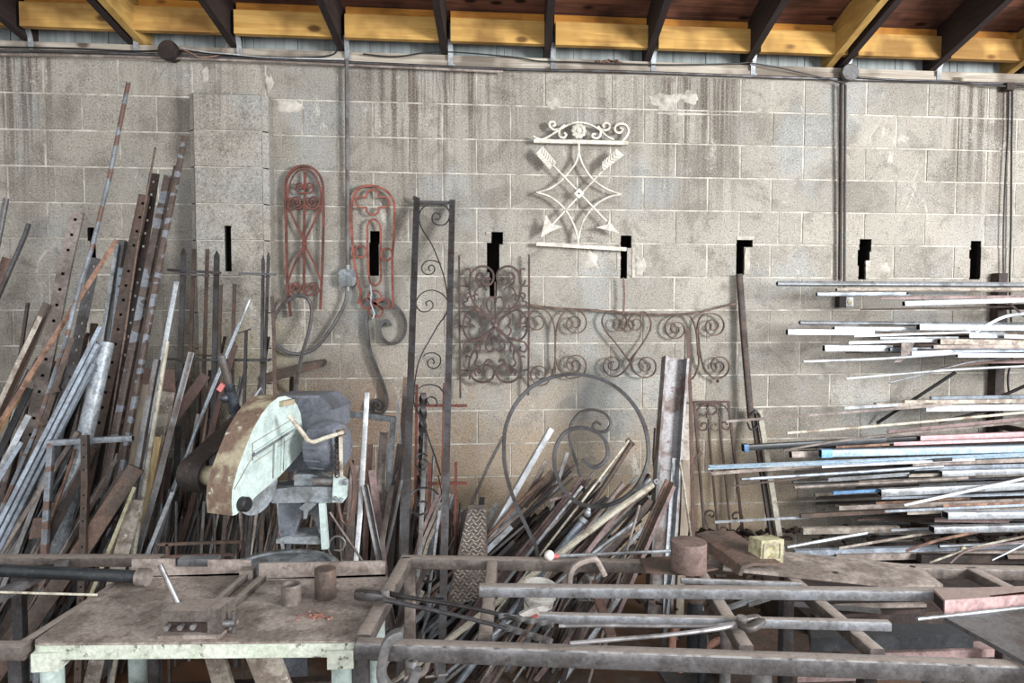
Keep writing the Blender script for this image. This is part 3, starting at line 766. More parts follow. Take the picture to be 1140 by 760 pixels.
# D: ornate grille with symmetrical scrollwork between two rods
Y = -.06
t = thing('ornate_grille', base_of(551, 443, Y), 'ornate brown iron grille of heart scrolls and leaves between two thin rods', 'wrought iron panel')
m_ = M['brown_iron']
z8 = lambda p: mapz(500, 280, 4.75, p)
bm = BM(); sweep(bm, [at(511, 284, Y), at(511.5, 370, Y), at(512.5, 443, Y)], rect(.011, .011)); obj('side_rod', bm, m_, t)
bm = BM(); sweep(bm, [at(589, 283, Y), at(588.7, 370, Y), at(588, 440, Y)], rect(.011, .011)); obj('side_rod', bm, m_, t)
H = [('upper_scroll', [(245, 390), (300, 325), (350, 280), (375, 225), (380, 165), (368, 112), (335, 82), (292, 80), (260, 103), (252, 140), (268, 172), (296, 175), (312, 155), (300, 137)], 2.0),
     ('leaf_scroll', [(350, 262), (352, 225), (335, 192), (305, 185), (290, 205)], 1.6),
     ('heart', [(245, 350), (282, 308), (290, 268), (272, 240), (250, 248), (245, 270)], 1.8),
     ('side_heart', [(245, 390), (295, 340), (350, 308), (392, 325), (412, 370), (410, 420), (385, 460), (345, 468), (300, 445), (250, 395)], 2.0),
     ('side_trefoil', [(262, 392), (268, 355), (295, 338), (320, 350), (322, 378), (308, 392), (326, 408), (322, 435), (300, 446), (275, 430), (262, 405)], 1.6),
     ('lower_scroll', [(245, 390), (290, 440), (340, 500), (375, 560), (382, 620), (362, 668), (320, 690), (275, 682), (250, 650), (258, 612), (288, 598), (308, 615), (300, 632)], 2.0),
     ('lower_leaf', [(345, 515), (340, 560), (352, 590), (330, 608), (300, 590), (288, 570)], 1.6),
     ('lower_heart', [(245, 400), (265, 440), (290, 480), (292, 512), (270, 528), (248, 512)], 1.7),
     ('outer_curl', [(300, 445), (350, 470), (395, 478), (412, 505), (398, 530), (375, 520), (380, 500)], 1.6),
     ('outer_curl', [(345, 290), (385, 292), (405, 285), (410, 268), (392, 262), (385, 240), (362, 235)], 1.6),
     ('horn', [(378, 135), (376, 105), (385, 90), (402, 95)], 1.6),
     ('leaf', [(262, 585), (272, 572), (290, 575)], 2.2), ('leaf', [(268, 150), (280, 138), (292, 150)], 2.2), ('leaf', [(352, 400), (366, 385), (380, 392)], 2.2),
     ('leaf', [(330, 120), (345, 140), (340, 165), (320, 185)], 1.6), ('leaf', [(330, 640), (345, 625), (360, 632)], 2.4), ('horn', [(372, 640), (380, 672)], 2.0),
     ('leaf', [(305, 320), (318, 300), (315, 280)], 1.8), ('leaf', [(330, 300), (350, 296), (362, 305)], 1.8), ('leaf', [(362, 235), (345, 225), (335, 232)], 1.8),
     ('leaf', [(315, 465), (335, 455), (352, 462)], 1.8), ('leaf', [(330, 490), (322, 512), (330, 530)], 1.8), ('leaf', [(372, 560), (392, 552), (402, 560)], 1.8),
     ('leaf', [(378, 180), (395, 170), (402, 150)], 1.8), ('leaf_curl', [(300, 130), (318, 112), (340, 118), (345, 138), (328, 148)], 1.5), ('leaf_curl', [(345, 655), (352, 630), (335, 618), (322, 632), (330, 645)], 1.5),
     ('leaf_curl', [(398, 345), (382, 352), (378, 372), (392, 380), (402, 368)], 1.5), ('leaf_curl', [(262, 440), (256, 470), (268, 492)], 1.5), ('leaf_curl', [(390, 255), (402, 232), (388, 218), (374, 226)], 1.5)]
for nm, pts, wp in H:
    for f in (pts, [(487-x, y) for x, y in pts]):
        iron(t, nm, z8(f), Y-.012, wp*1.1, .018, m_, 3)
iron(t, 'centre_stem', z8([(243, 160), (243, 390)]), Y-.008, 1.8, .012, m_, 1)
bm = BM(); sph(bm, at(551.5, 362, Y-.028), .014, 1, .7, 1, 14, 8); obj('centre_rosette', bm, M['pink_brown'], t)
for y0 in (180, 395, 625):
    iron(t, 'tie_bar', z8([(55, y0), (100, y0+3)]), Y, 1.6, .008, m_, 1); iron(t, 'tie_bar', z8([(388, y0+3), (424, y0)]), Y, 1.6, .008, m_, 1)

# E: long rail of spiral scrolls
Y = -.045
m_ = metal('tan_rusted_iron', (100, 78, 62), (76, 58, 50), .5, 20, .65, .2, var=.05, grime=.2, sat=.95)
t = thing('scroll_railing', base_of(705, 420, Y), 'long brown iron rail with paired spiral scrolls hung across the centre wall', 'wrought iron railing')
iron(t, 'top_bar', [(588, 339), (620, 343), (660, 345), (700, 348.5), (740, 350), (775, 348), (800, 342), (820, 337.5)], Y, 2.2, .016, m_, 4)
def scr(pts, wp=1.25): iron(t, 'scroll', pts, Y-.004, wp, .014, m_, 3)
# left pair around the stem at x = 618
scr([(618, 415), (618, 380), (616, 358), (608, 346), (598, 344)]+sp(598, 358, 13, -85, -1.6, 3, 18)[1:])
scr([(618, 415), (618.5, 375), (622, 356), (632, 345)]+sp(640, 360, 15.5, -100, 1.9, 2.5, 22)[1:])
scr([(618, 380), (618.5, 400), (624, 414), (634, 421)]+sp(640, 406, 15, 95, -1.9, 2.5, 22)[1:])
scr([(618, 380), (617.5, 405), (611, 424), (602, 429)]+sp(601, 416, 12.5, 85, 1.7, 2.5, 20)[1:])
# heart
scr([(700, 402), (688, 385), (674, 368), (670, 356), (676, 347), (686, 346)]+sp(689, 360, 11, -90, 1.5, 3, 18)[1:])
scr([(700, 402), (714, 384), (724, 366), (723, 353), (716, 347)]+sp(708, 360, 11, -60, -1.5, 3, 18)[1:])
scr([(693, 392), (702, 404), (706, 414), (716, 420)]+sp(719, 407, 13.5, 90, -1.6, 3, 20)[1:])
scr([(708, 392), (699, 408), (690, 417), (682, 419)]+sp(682, 406, 12.5, 90, 1.6, 3, 20)[1:])
# right pair around the stem at x = 777
scr([(777, 395), (775, 368), (768, 352), (756, 350)]+sp(753, 366, 15, -85, -1.9, 2.5, 22)[1:])
scr([(778, 400), (776, 372), (778, 356), (786, 349)]+sp(794, 363, 14.5, -105, 1.9, 2.5, 22)[1:])
scr([(777, 360), (779, 390), (784, 410), (795, 421)]+sp(800, 407, 14, 100, -1.9, 2.5, 22)[1:])
scr([(777, 380), (778, 405), (771, 421), (760, 425), (752, 416), (756, 404), (765, 404)])
bm = BM(); sweep(bm, [at(694, 309, Y-.01), at(695, 330, Y-.01), at(694, 349, Y-.01)], rect(.012, .006)); obj('hanger_strap', bm, M['rust_red'], t)
bm = BM(); sph(bm, at(799, 424, Y), .010, 1, 1, 1, 10, 6); obj('drop', bm, m_, t)

# F: white panel with crossed arrows
Y = -.05
t = thing('arrow_panel', base_of(645, 277, Y), 'white painted iron panel with two crossed arrows and a rosette crest', 'wrought iron panel')
m_ = M['white_iron']
z3 = lambda p: mapz(560, 0, 3.8, p); z7 = lambda p: mapz(560, 180, 3.8, p)
for a, b, nm in (((594, 157), (699, 159.5), 'upper_bar'), ((597, 271.5), (697, 277.5), 'lower_bar')):
    bm = BM(); sweep(bm, [at(*a, Y), at(*b, Y)], rect(.022, .022)); bevel(bm, .003, 1); obj(nm, bm, m_, t)
iron(t, 'crest_arc', z3([(128, 578), (160, 590), (190, 580), (235, 552), (280, 527), (320, 519), (362, 526), (405, 548), (440, 578), (468, 592)]), Y, 1.8, .014, m_)
for pts in ([(245, 545), (215, 550), (197, 535), (198, 520), (214, 517), (220, 530), (210, 535)], [(262, 530), (240, 548), (238, 575), (255, 584), (267, 572), (258, 562)],
            [(400, 535), (412, 550), (410, 575), (395, 586), (378, 580), (380, 568), (392, 570)], [(405, 545), (430, 552), (448, 545), (450, 528), (435, 522), (422, 532), (430, 542)],
            [(505, 598), (524, 575), (530, 548), (515, 528), (488, 526), (472, 542), (478, 560), (496, 562), (505, 548), (492, 542)]):
    iron(t, 'crest_curl', z3(pts), Y, 2.2, .018, m_)
# rosette
c = at(644.3, 145.5, Y-.012); k = mpp(c)
bm = BM()
for i in range(10):
    a = 2*math.pi*i/10; sph(bm, c+V((math.cos(a)*6.2*k, 0, math.sin(a)*6.2*k)), 2.6*k, 1, .5, 1, 8, 6)
lathe(bm, c+V((0, .008, 0)), V((0, -1, 0)), [(0, 6*k), (.008, 6*k), (.010, 4.6*k), (.006, 3.8*k), (.006, 2.8*k), (.014, 2.4*k), (.018, .5*k)], 18)
obj('rosette', bm, m_, t)
star = [[(320, 610), (320, 645), (300, 695), (258, 752)], None]
T, L_, B, Rr = (644.3, 170), (597, 214.5), (643.5, 268), (691.5, 216.5)
for q in ([T, (640, 183), (626, 200), (612, 210), L_], [T, (649, 184), (660, 200), (676, 211), Rr], [L_, (612, 219), (628, 232), (639, 251), B], [Rr, (676, 220), (660, 231), (648, 249), B]):
    iron(t, 'curved_bar', q, Y-.004, 1.7, .016, m_, 5)
iron(t, 'neck', [(644.3, 159), (644.3, 172)], Y, 2.4, .012, m_, 1); iron(t, 'neck', [(643.5, 266), (643.2, 274)], Y, 2.4, .012, m_, 1)
def plate(name, pts, Y, d, mat, parent, bev=.001, y2=None):
    bm = BM(); p = [at(x, y, Y) for x, y in pts]; prism(bm, p, V((0, d, 0)))
    if bev: bevel(bm, bev, 1)
    return obj(name, bm, mat, parent)
def arrow(tail, head, fe, hd):
    sh = iron(t, 'arrow_shaft', [tail, head], Y-.014, 1.7, .010, m_, 1)
    a = plate('arrow_feather', fe, Y-.03, .008, m_, t)
    hx = plate('arrow_head', hd, Y-.03, .008, m_, t)
    # barbs pressed across the feather
    p0, p1, p2, p3 = fe[0], fe[1], fe[2], fe[3]
    for s in (0, 1):
        for i in range(7):
            u = (i+.5)/7
            A = (p0[0]+(p3[0]-p0[0])*u, p0[1]+(p3[1]-p0[1])*u) if s else (p1[0]+(p2[0]-p1[0])*u, p1[1]+(p2[1]-p1[1])*u)
            mid = ((p0[0]+p1[0])/2+((p3[0]+p2[0])/2-(p0[0]+p1[0])/2)*min(1, u+.16), (p0[1]+p1[1])/2+((p3[1]+p2[1])/2-(p0[1]+p1[1])/2)*min(1, u+.16))
            bm = BM(); sweep(bm, [at(A[0], A[1], Y-.032), at(mid[0], mid[1], Y-.034)], rect(.004, .006)); obj('barb', bm, M['cream'] if 0 else m_, a)
z3f = z3
arrow(z3([(180, 665)])[0], z7([(487, 303)])[0], z3([(138, 650), (168, 618), (226, 688), (196, 716)]), z7([(487, 303), (448, 248), (442, 266), (392, 278), (440, 288)]))
arrow(z3([(480, 660)])[0], z7([(160, 318)])[0], z3([(512, 656), (480, 630), (418, 686), (420, 726)]), z7([(160, 320), (182, 222), (205, 262), (252, 275), (200, 296)]))
plate('centre_plate', z7([(322, 112), (344, 134), (322, 156), (300, 134)]), Y-.032, .006, m_, t)
bm = BM(); sph(bm, at(644.7, 215.3, Y-.036), .005); obj('rivet', bm, M['rust'], t)

# H: the large ring scroll standing in the middle pile
Yh = -.52
t_pts = [(600, 640), (597, 610), (588, 590), (572, 555), (563, 525), (561, 500), (563, 475), (574, 450), (594, 429), (620, 418.5), (648, 417), (678, 426), (702, 446), (717, 472), (722, 500), (719, 522), (706, 545), (686, 559), (664, 564), (645, 560), (630, 548), (620, 530), (617, 512), (620, 495), (630, 481), (645, 476), (660, 479), (672, 488), (677, 503), (672, 515), (660, 520), (648, 511)]
bm = BM(); p = cr_path([on_lean(x, y, 23) for x, y in t_pts], 5)
a = p[0]; p = [V((a.x+.03, a.y-.08, 0)), a*.5+V((a.x+.03, a.y-.08, 0))*.5]+p
sweep(bm, p, rect(.017, .016)); obj('ring_scroll', bm, M['steel_dark'], None, 'very large grey spiral ring of bent square bar standing in the diagonal pile', 'iron scroll')
bm = BM(); p = cr_path([on_lean(x, y, 12) for x, y in [(652, 560), (650, 545), (645, 525), (637, 500), (634, 484), (637, 470), (647, 459), (660, 456), (673, 460), (680, 470), (676, 479), (667, 480.5), (660, 476), (664, 470), (669, 473)]], 4)
sweep(bm, [V((p[0].x+.05, p[0].y-.15, 0))]+p, rect(.013, .022)); obj('hook_scroll', bm, M['steel_dark'], None, 'smaller dark hooked iron scroll behind the very large ring', 'iron scroll')
bm = BM(); sweep(bm, cr_path([at(x, y, -.18) for x, y in [(556, 530), (540, 510)][0:0]+[(621, 500), (626, 486), (634, 472)]], 3), rect(.01, .01)); bm.free()

# J: small gate at the right of centre
Yt, Yb = -.05, -.16
def YJ(py): return Yt+(Yb-Yt)*(py-447)/158
z3b = lambda p: mapz(560, 360, 3.8, p); z7b = lambda p: mapz(560, 560, 3.8, p)
t = thing('small_gate', V((at(800, 605, -.16).x, -.19, 0)), 'small brown iron gate with arched top leaning on the wall above the steel trough', 'wrought iron gate')
m_ = M['brown_iron']
def irJ(nm, pts, wp=1.8, sub=3, d=.012): iron(t, nm, [(x, y, YJ(y)) for x, y in pts], 0, wp, d, m_, sub)
def toground(a, b):
    A, B_ = at(*a, YJ(a[1])), at(*b, YJ(b[1])); return [A, B_, B_+(B_-A)*(B_.z/(A.z-B_.z))]
for a, b in (((773, 447), (785, 603)), ((811, 447), (828, 603))):
    bm = BM(); sweep(bm, toground(a, b), rect(.014, .014)); obj('side_post', bm, m_, t)
irJ('top_rail', [(772, 447), (812, 447)], 2.2, 1); irJ('bottom_rail', [(786, 601), (828, 602)], 2.2, 1)
irJ('upright', [(789, 466), (790, 490), (794, 535), (800, 600)], 1.9, 3); irJ('upright', [(801, 466), (803, 490), (808, 535), (814, 600)], 1.9, 3)
irJ('arch', z3b([(862, 400), (866, 375), (885, 385), (905, 372), (918, 400)]), 1.6); irJ('arch', z3b([(818, 395), (822, 365), (845, 345), (880, 338), (925, 345), (952, 365), (960, 395)]), 1.6)
irJ('ring', z3b([(862, 362), (872, 345), (890, 342), (904, 355), (902, 375), (882, 385), (866, 378)]), 1.5)
for pts in ([(822, 395), (822, 432), (840, 452), (862, 445), (862, 425), (845, 420), (838, 435)], [(962, 390), (966, 425), (950, 448), (928, 440), (924, 422), (940, 416), (948, 428)]):
    irJ('curl', z3b(pts), 1.6)
for pts in ([(862, 90), (855, 60), (862, 35), (885, 32), (895, 48), (882, 58), (872, 48)], [(1012, 70), (1008, 50), (990, 38), (972, 48), (975, 65), (990, 62)], [(860, 90), (885, 135), (930, 150), (975, 130), (1010, 90)]):
    irJ('curl', z7b(pts), 1.6)
irJ('ring', z7b([(920, 105), (940, 102), (955, 120), (950, 140), (930, 145), (915, 130)]), 1.5)

# K: dark pole standing from the floor to the slot
bm = BM(); a, b = at(823, 305, -.04), at(836, 466, -.10)
sweep(bm, cr_path([a, at(827, 360, -.06), at(831, 410, -.08), b], 4), rrect(.038, .03, .008)); obj('wooden_pole', bm, M['rust_dark'], None, 'dark worn pole hanging down from the wall slot right of the scroll rail', 'pole')
bm = BM(); tube(bm, cr_path([at(x, y, -.13) for x, y in [(836, 462), (842, 458), (846, 464), (843, 474), (836, 478), (832, 470)]], 4), .006, 8); obj('wire_loop', bm, M['steel_dark'], None, 'small dark wire loop tied round the foot of the worn pole', 'wire')
# loose shelf slab under the cable loop
bm = BM(); prism(bm, [at(x, y, -.16) for x, y in ((291, 420), (296, 416), (330, 406), (357, 401), (360, 404), (357, 409), (330, 417), (297, 427))], V((0, .13, 0))); bevel(bm, .002, 1)
o = obj('rusty_bracket', bm, M['rust'], None, 'rusty slab bracket sticking out from the wall below the cable loop', 'bracket')
bm = BM(); sweep(bm, [at(325, 420, -.13), at(324, 442, -.02)], rect(.02, .02)); obj('brace', bm, M['rust_dark'], o)
# ---------------------------------------------------------------- bars, tubes, angles
def holed_strip(bm, a, b, n, s, w_, th, pitch, hole, start=.04):
    """flat strip from a to b, face normal n, with square holes through it"""
    t = (b-a).normalized(); L_ = (b-a).length
    us = [0]; u = start
    while u+hole < L_-.01:
        us += [u, u+hole]; u += pitch
    us.append(L_)
    ws = [-w_/2, -hole/2, hole/2, w_/2]
    F_ = [[bm.verts.new(a+t*uu+s*ww+n*th/2) for ww in ws] for uu in us]
    B_ = [[bm.verts.new(a+t*uu+s*ww-n*th/2) for ww in ws] for uu in us]
    for i in range(len(us)-1):
        for j in range(3):
            if j == 1 and i % 2 == 1 and i < len(us)-2:
                c = [(i, 1), (i+1, 1), (i+1, 2), (i, 2)]
                for k in range(4):
                    p, q = c[k], c[(k+1) % 4]
                    bm.faces.new((F_[p[0]][p[1]], F_[q[0]][q[1]], B_[q[0]][q[1]], B_[p[0]][p[1]]))
                continue
            bm.faces.new((F_[i][j], F_[i][j+1], F_[i+1][j+1], F_[i+1][j]))
            bm.faces.new((B_[i][j], B_[i+1][j], B_[i+1][j+1], B_[i][j+1]))
        for j in (0, 3): bm.faces.new((F_[i][j], F_[i+1][j], B_[i+1][j], B_[i][j]))
    for i in (0, len(us)-1):
        for j in range(3): bm.faces.new((F_[i][j], F_[i][j+1], B_[i][j+1], B_[i][j]))
KIND = {  # name, category
 'flat': ('flat_bar', 'metal bar'), 'angle': ('angle_iron', 'angle iron'), 'tube': ('square_tube', 'metal tube'), 'rtube': ('rectangular_tube', 'metal tube'), 'pipe': ('steel_pipe', 'pipe'),
 'rod': ('round_rod', 'metal rod'), 'srod': ('square_rod', 'metal rod'), 'rebar': ('ribbed_bar', 'metal rod'), 'chan': ('steel_channel', 'steel channel'),
 'perf': ('perforated_bar', 'metal bar'), 'perfa': ('perforated_angle', 'angle iron'), 'wood': ('wooden_plank', 'plank'), 'twist': ('twisted_bar', 'metal bar')}
def make_bar(kind, pts, w_, mat, hint=V((0, -1, 0)), roll=0, h_=None, th=.004):
    bm = BM(); pts = [V(p) for p in pts]
    wall_ = min(.003, w_*.16)
    if kind == 'flat': sweep(bm, pts, rect(w_, h_ or max(.004, w_*.16)), hint, roll)
    elif kind == 'wood':
        sweep(bm, pts, rect(w_, h_ or .02), hint, roll)
    elif kind in ('tube', 'rtube'):
        H_ = h_ or w_; r = min(w_, H_)*.12
        sweep(bm, pts, rrect(w_, H_, r), hint, roll, inner=rrect(w_-2*wall_, H_-2*wall_, r*.6))
        # inner faces carry the dark shade colour, so the section reads dark
    elif kind == 'pipe':
        sweep(bm, pts, circ(w_/2, 14), hint, roll, inner=circ(w_/2-wall_, 14))
    elif kind == 'rod': sweep(bm, pts, circ(w_/2, 8), hint, roll)
    elif kind == 'srod': sweep(bm, pts, rect(w_, w_), hint, roll)
    elif kind == 'rebar':
        P_ = []; sc_l = []
        for i in range(len(pts)-1):
            L_ = (pts[i+1]-pts[i]).length; n = max(2, min(160, int(L_/.007)))
            for k in range(n): P_.append(pts[i].lerp(pts[i+1], k/n)); sc_l.append(1.0 if k % 2 else .88)
        P_.append(pts[-1]); sc_l.append(1)
        sweep(bm, P_, circ(w_/2, 7), hint, roll, scale=sc_l)
    elif kind == 'twist':
        Lt = (pts[-1]-pts[0]).length; nk = 90; P_ = [pts[0].lerp(pts[-1], k/nk) for k in range(nk+1)]
        sweep(bm, P_, rect(w_, w_), hint, roll, twist=2*math.pi*Lt/(w_*9))
    elif kind == 'angle':
        e = max(.003, w_*.11); q = w_*.72
        prof = [(-q/2, q/2), (-q/2, -q/2), (q/2, -q/2), (q/2, -q/2+e), (-q/2+e, -q/2+e), (-q/2+e, q/2)]
        sweep(bm, pts, prof, hint, roll)
    elif kind == 'chan':
        e = max(.004, w_*.10); H_ = h_ or w_*.5
        prof = [(-w_/2, H_/2), (-w_/2, -H_/2), (w_/2, -H_/2), (w_/2, H_/2), (w_/2-e, H_/2), (w_/2-e, -H_/2+e), (-w_/2+e, -H_/2+e), (-w_/2+e, H_/2)]
        sweep(bm, pts, prof, hint, roll)
    elif kind in ('perf', 'perfa'):
        for i in range(len(pts)-1):
            t, n, s = frame(pts[i+1]-pts[i], hint)
            c_, s_ = math.cos(roll), math.sin(roll); n2 = n*c_-s*s_; s2 = s*c_+n*s_
            holed_strip(bm, pts[i], pts[i+1], n2, s2, w_, .005, max(.055, w_*1.35), w_*.24)
            if kind == 'perf':
                for sg in (-1, 1): sweep(bm, [pts[i]+s2*(sg*(w_/2-.0015))-n2*.012, pts[i+1]+s2*(sg*(w_/2-.0015))-n2*.012], rect(.003, .02), hint, roll)
                nf0 = len(bm.faces); sweep(bm, [pts[i]-n2*.02, pts[i+1]-n2*.02], rect(w_-.004, .002), hint, roll); bm.faces.ensure_lookup_table()
                for q in range(nf0, len(bm.faces)): bm.faces[q].material_index = 1  # backing added in the dark shade colour so the holes look deep
            if kind == 'perfa':
                sweep(bm, [pts[i]+s2*(w_/2-.0025)-n2*w_*.4, pts[i+1]+s2*(w_/2-.0025)-n2*w_*.4], rect(.005, w_*.8), hint, roll)
    return bm
def to_floor(a, b):
    d = b-a
    return b+d*(b.z/(-d.z)) if d.z < -1e-4 else b
seen_labels = set()
GL = {'left': 'scrap bars leaning on the left part of the wall', 'mid': 'scrap bars standing in the middle pile', 'diag': 'scrap bars slanting in the pile right of the middle'}
def lean(kind, pts, wpx, layer, mat, label, roll=None, cut=False, group=None, h_=None, dy=0):
    """bar whose pixel points lie in one slanting plane; it runs on down to the floor"""
    p = [on_lean(x, y, layer, dy) for x, y in pts]
    w_ = wpx*mpp(p[0])
    if not cut:
        e = to_floor(p[-2], p[-1]); half = w_*.3
        if (e-p[-1]).length > .01: p.append(e)
    if len(p) > 3 or (len(p) == 3 and len(pts) > 2): pass
    if roll is None: roll = rnd.uniform(-.25, .25) if kind != 'angle' else rnd.choice((.6, .9, -.5, .3))
    bm = make_bar(kind, p if kind != 'twist' else p[:1]+p[-1:], w_, mat, roll=roll, h_=h_)
    nm, cat = KIND[kind]
    return obj(nm, bm, M[mat], None, label, cat, group)
# ---------------------------------------------------------------- left pile
L = lean
L('pipe', [(7, 221), (-14, 330)], 6, 3, 'steel', 'short dull steel pipe cut off by the left picture edge, highest of the two there')
L('rod', [(32, 249), (28, 262), (0, 326)], 5, 5, 'steel_dark', 'dark pointed steel rod at the left edge below the cut off pipe')
L('flat', [(8, 287), (-10, 335)], 9, 2, 'rust_red', 'reddish flat bar with slanted tip at the very left edge')
L('srod', [(31, 337), (22, 400)], 3, 1, 'rust', 'thin rust-brown square rod standing alone against the far left wall')
L('angle', [(54, 338), (26, 400), (-2, 462)], 15, 12, 'rust', 'broad rusty angle iron slanting across the far left', roll=.5)
L('flat', [(45, 352), (22, 400), (0, 448)], 5, 13, 'dusty', 'pale wood-coloured strip lying along the broad rusty angle iron')
L('flat', [(130, 267), (70, 360), (12, 452)], 5, 15, 'rust_orange', 'orange rust flat strip slanting from the left wall slot downward', roll=.3)
L('angle', [(127, 270), (66, 366), (8, 464)], 4, 14, 'pine', 'light tan strip just under the orange rust strip', roll=.3)
M_ = 'steel_dark'
L('perf', [(86, 235), (72, 295), (57, 372), (40, 455)], 13, 6, 'steel_brown', 'wide grey-brown strap with a row of holes and a torn top end')
L('perfa', [(106, 287), (93, 350), (72, 450)], 11, 8, 'steel_dark', 'dark holed angle behind the long banded pole')
L('rod', [(143, 92), (122, 197), (104, 270), (89, 317), (74, 377), (40, 480), (0, 572)], 5, 16, 'striped', 'longest thin pole, banded blue-grey and rust, bowing down to the left')
L('tube', [(137, 268), (119, 380)], 8, 7, 'steel', 'grey square tube behind the pale holed strip')
L('tube', [(131, 272), (115, 372)], 4, 8, 'silver', 'slim silver tube left of the pale holed strip')
L('perf', [(135, 298), (128, 365), (121, 400)], 7, 10, 'bluegrey', 'pale blue-grey holed strip with rust spots round the holes')
L('srod', [(105, 360), (101, 420)], 6, 5, 'rust', 'short rusty stub showing above the pile right of the banded pole')
L('perf', [(161, 217), (145, 292), (127, 393), (100, 520)], 12, 11, 'rust', 'tall rusty holed flat bar, left one of the tall tight bunch', roll=.1)
L('rod', [(173, 164), (154, 268), (139, 372), (125, 460)], 2.2, 13, 'rust', 'very thin rod standing up between the tall rusty holed bars')
L('perfa', [(172, 193), (157, 290), (141, 385), (120, 500)], 11, 10, 'rust_dark', 'dark rusty holed angle in the middle of the tall tight bunch')
L('tube', [(188, 196), (168, 290), (150, 380), (122, 520)], 8, 13, 'banded_dark', 'broad banded dark square tube in the tall tight bunch')
L('srod', [(196, 185), (176, 290), (158, 380), (132, 520)], 4, 14, 'rust', 'slim rust rod right beside the broad banded dark square tube')
L('tube', [(206, 152), (184, 262), (164, 370), (140, 500)], 5, 15, 'banded_dark', 'right-most tall banded tube reaching up beside the pier')
L('pipe', [(118, 381), (96, 480), (66, 610)], 17, 17, 'galv', 'fat mottled galvanised pipe, the thickest of the left pile', roll=0)
for (a, b, nm) in (((112, 364), (0, 582), 'upper'), ((109, 383), (0, 597), 'middle'), ((105, 405), (0, 612), 'lowest')):
    L('tube', [a, b], 4.6, 19, 'bluegrey', '%s of three parallel pale silver tubes slanting across the left pile' % nm)
L('flat', [(80, 376), (62, 430), (42, 492)], 6, 17, 'rust', 'rusty slim bar carrying two small couplings in the left pile')
for i, (x, y) in enumerate(((62, 434), (50, 470))):
    c = on_lean(x, y, 17.6); bm = BM(); boxm(bm, Matrix.Translation(c) @ Matrix.Rotation(-.35, 4, 'Y'), V((.045, .02, .024))); bevel(bm, .004, 2)
    obj('pipe_coupling', bm, M['rust'], None, '%s small rusty coupling on the slim bar in the left pile' % ('upper', 'lower')[i], 'coupling', 'couplings in the left pile')
L('flat', [(33, 432), (5, 492)], 8, 14, 'black', 'black tarry strip with white specks at the far left')
L('flat', [(32, 462), (-6, 535)], 6, 16, 'silver', 'silver strip below the black tarry strip at the far left')
L('flat', [(24, 492), (-8, 545)], 5, 17, 'bluegrey', 'short pale blue strip by the lower left edge')
L('angle', [(48, 540), (20, 612), (-10, 690)], 9, 18, 'steel_dark', 'dark angle iron emerging under the parallel silver tubes')
L('flat', [(40, 545), (8, 620)], 7, 18, 'steel', 'grey flat bar between the silver tubes and the square frame')
L('rod', [(84, 500), (60, 570), (50, 600)], 3.5, 19, 'rust_orange', 'thin orange-brown rod with a bent top inside the square frame')
L('flat', [(92, 524), (54, 600), (30, 648)], 8, 20, 'rust_dark', 'brown flat bar crossing in front of the fat galvanised pipe')
L('angle', [(118, 530), (72, 608), (48, 650)], 9, 21, 'steel_brown', 'brown angle iron crossing low in front of the fat galvanised pipe')
L('rtube', [(152, 520), (98, 602), (30, 700)], 17, 22, 'rust', 'broad rust-brown channel slanting from the grey plank to the lower left', roll=.1, h_=.02)
L('flat', [(138, 524), (110, 570), (72, 622)], 8, 20, 'rust', 'rusty flat bar with one hole at its top beside the broad rust-brown channel')
L('flat', [(150, 542), (118, 620), (90, 690)], 4, 23, 'yellow', 'yellow-edged flat strip just right of the broad rust-brown channel', h_=.006)
L('wood', [(163, 428), (150, 520), (143, 575)], 12, 14, 'grey_wood' , 'weathered grey board with square-cut top near the saw', h_=.02, roll=.1)
L('flat', [(152, 556), (134, 620), (118, 690)], 15, 22, 'dusty', 'wide pale tan board low behind the table left corner')
L('tube', [(175, 400), (160, 480), (146, 570), (140, 620)], 6, 19, 'steel', 'grey tube, left one of the near-upright pair beside the grey board')
L('rod', [(186, 380), (172, 470), (158, 560), (148, 620)], 5, 20, 'cream', 'yellowish tube, right one of the near-upright pair beside the grey board')
L('tube', [(197, 314), (186, 372), (178, 420), (162, 520)], 5, 17, 'silver', 'pale long tube rising left of the pier in front of the red sheet')
L('rod', [(192, 320), (183, 372), (174, 420)], 3, 16, 'steel', 'thin grey rod next to the pale long tube by the red sheet')
L('angle', [(213, 392), (195, 460), (176, 535), (150, 625)], 9, 18, 'steel', 'long dark-grey angle iron left of the saw belt housing', roll=.3)
L('wood', [(187, 436), (179, 480), (170, 520)], 14, 12, 'dusty', 'cracked pale board behind the yellowish tube', h_=.02)
L('wood', [(176, 486), (168, 530), (156, 580)], 9, 17, 'split_wood', 'splintered yellow wood sliver beside the saw belt housing', h_=.015)
L('flat', [(229, 417), (204, 452), (176, 492)], 11, 8, 'rust_red', 'short reddish flat bar with a square notch pointing up to the right')
L('rod', [(266, 360), (236, 432), (208, 505), (196, 540)], 3.2, 16, 'bluegrey', 'thin pale rod crossing diagonally above the saw belt housing')
L('flat', [(262, 384), (246, 440), (232, 492)], 6, 9, 'rust_red', 'red-brown flat strip behind the taped handle')
L('flat', [(192, 548), (166, 612), (160, 632)], 4, 20, 'silver', 'short pale rod under the saw belt housing')
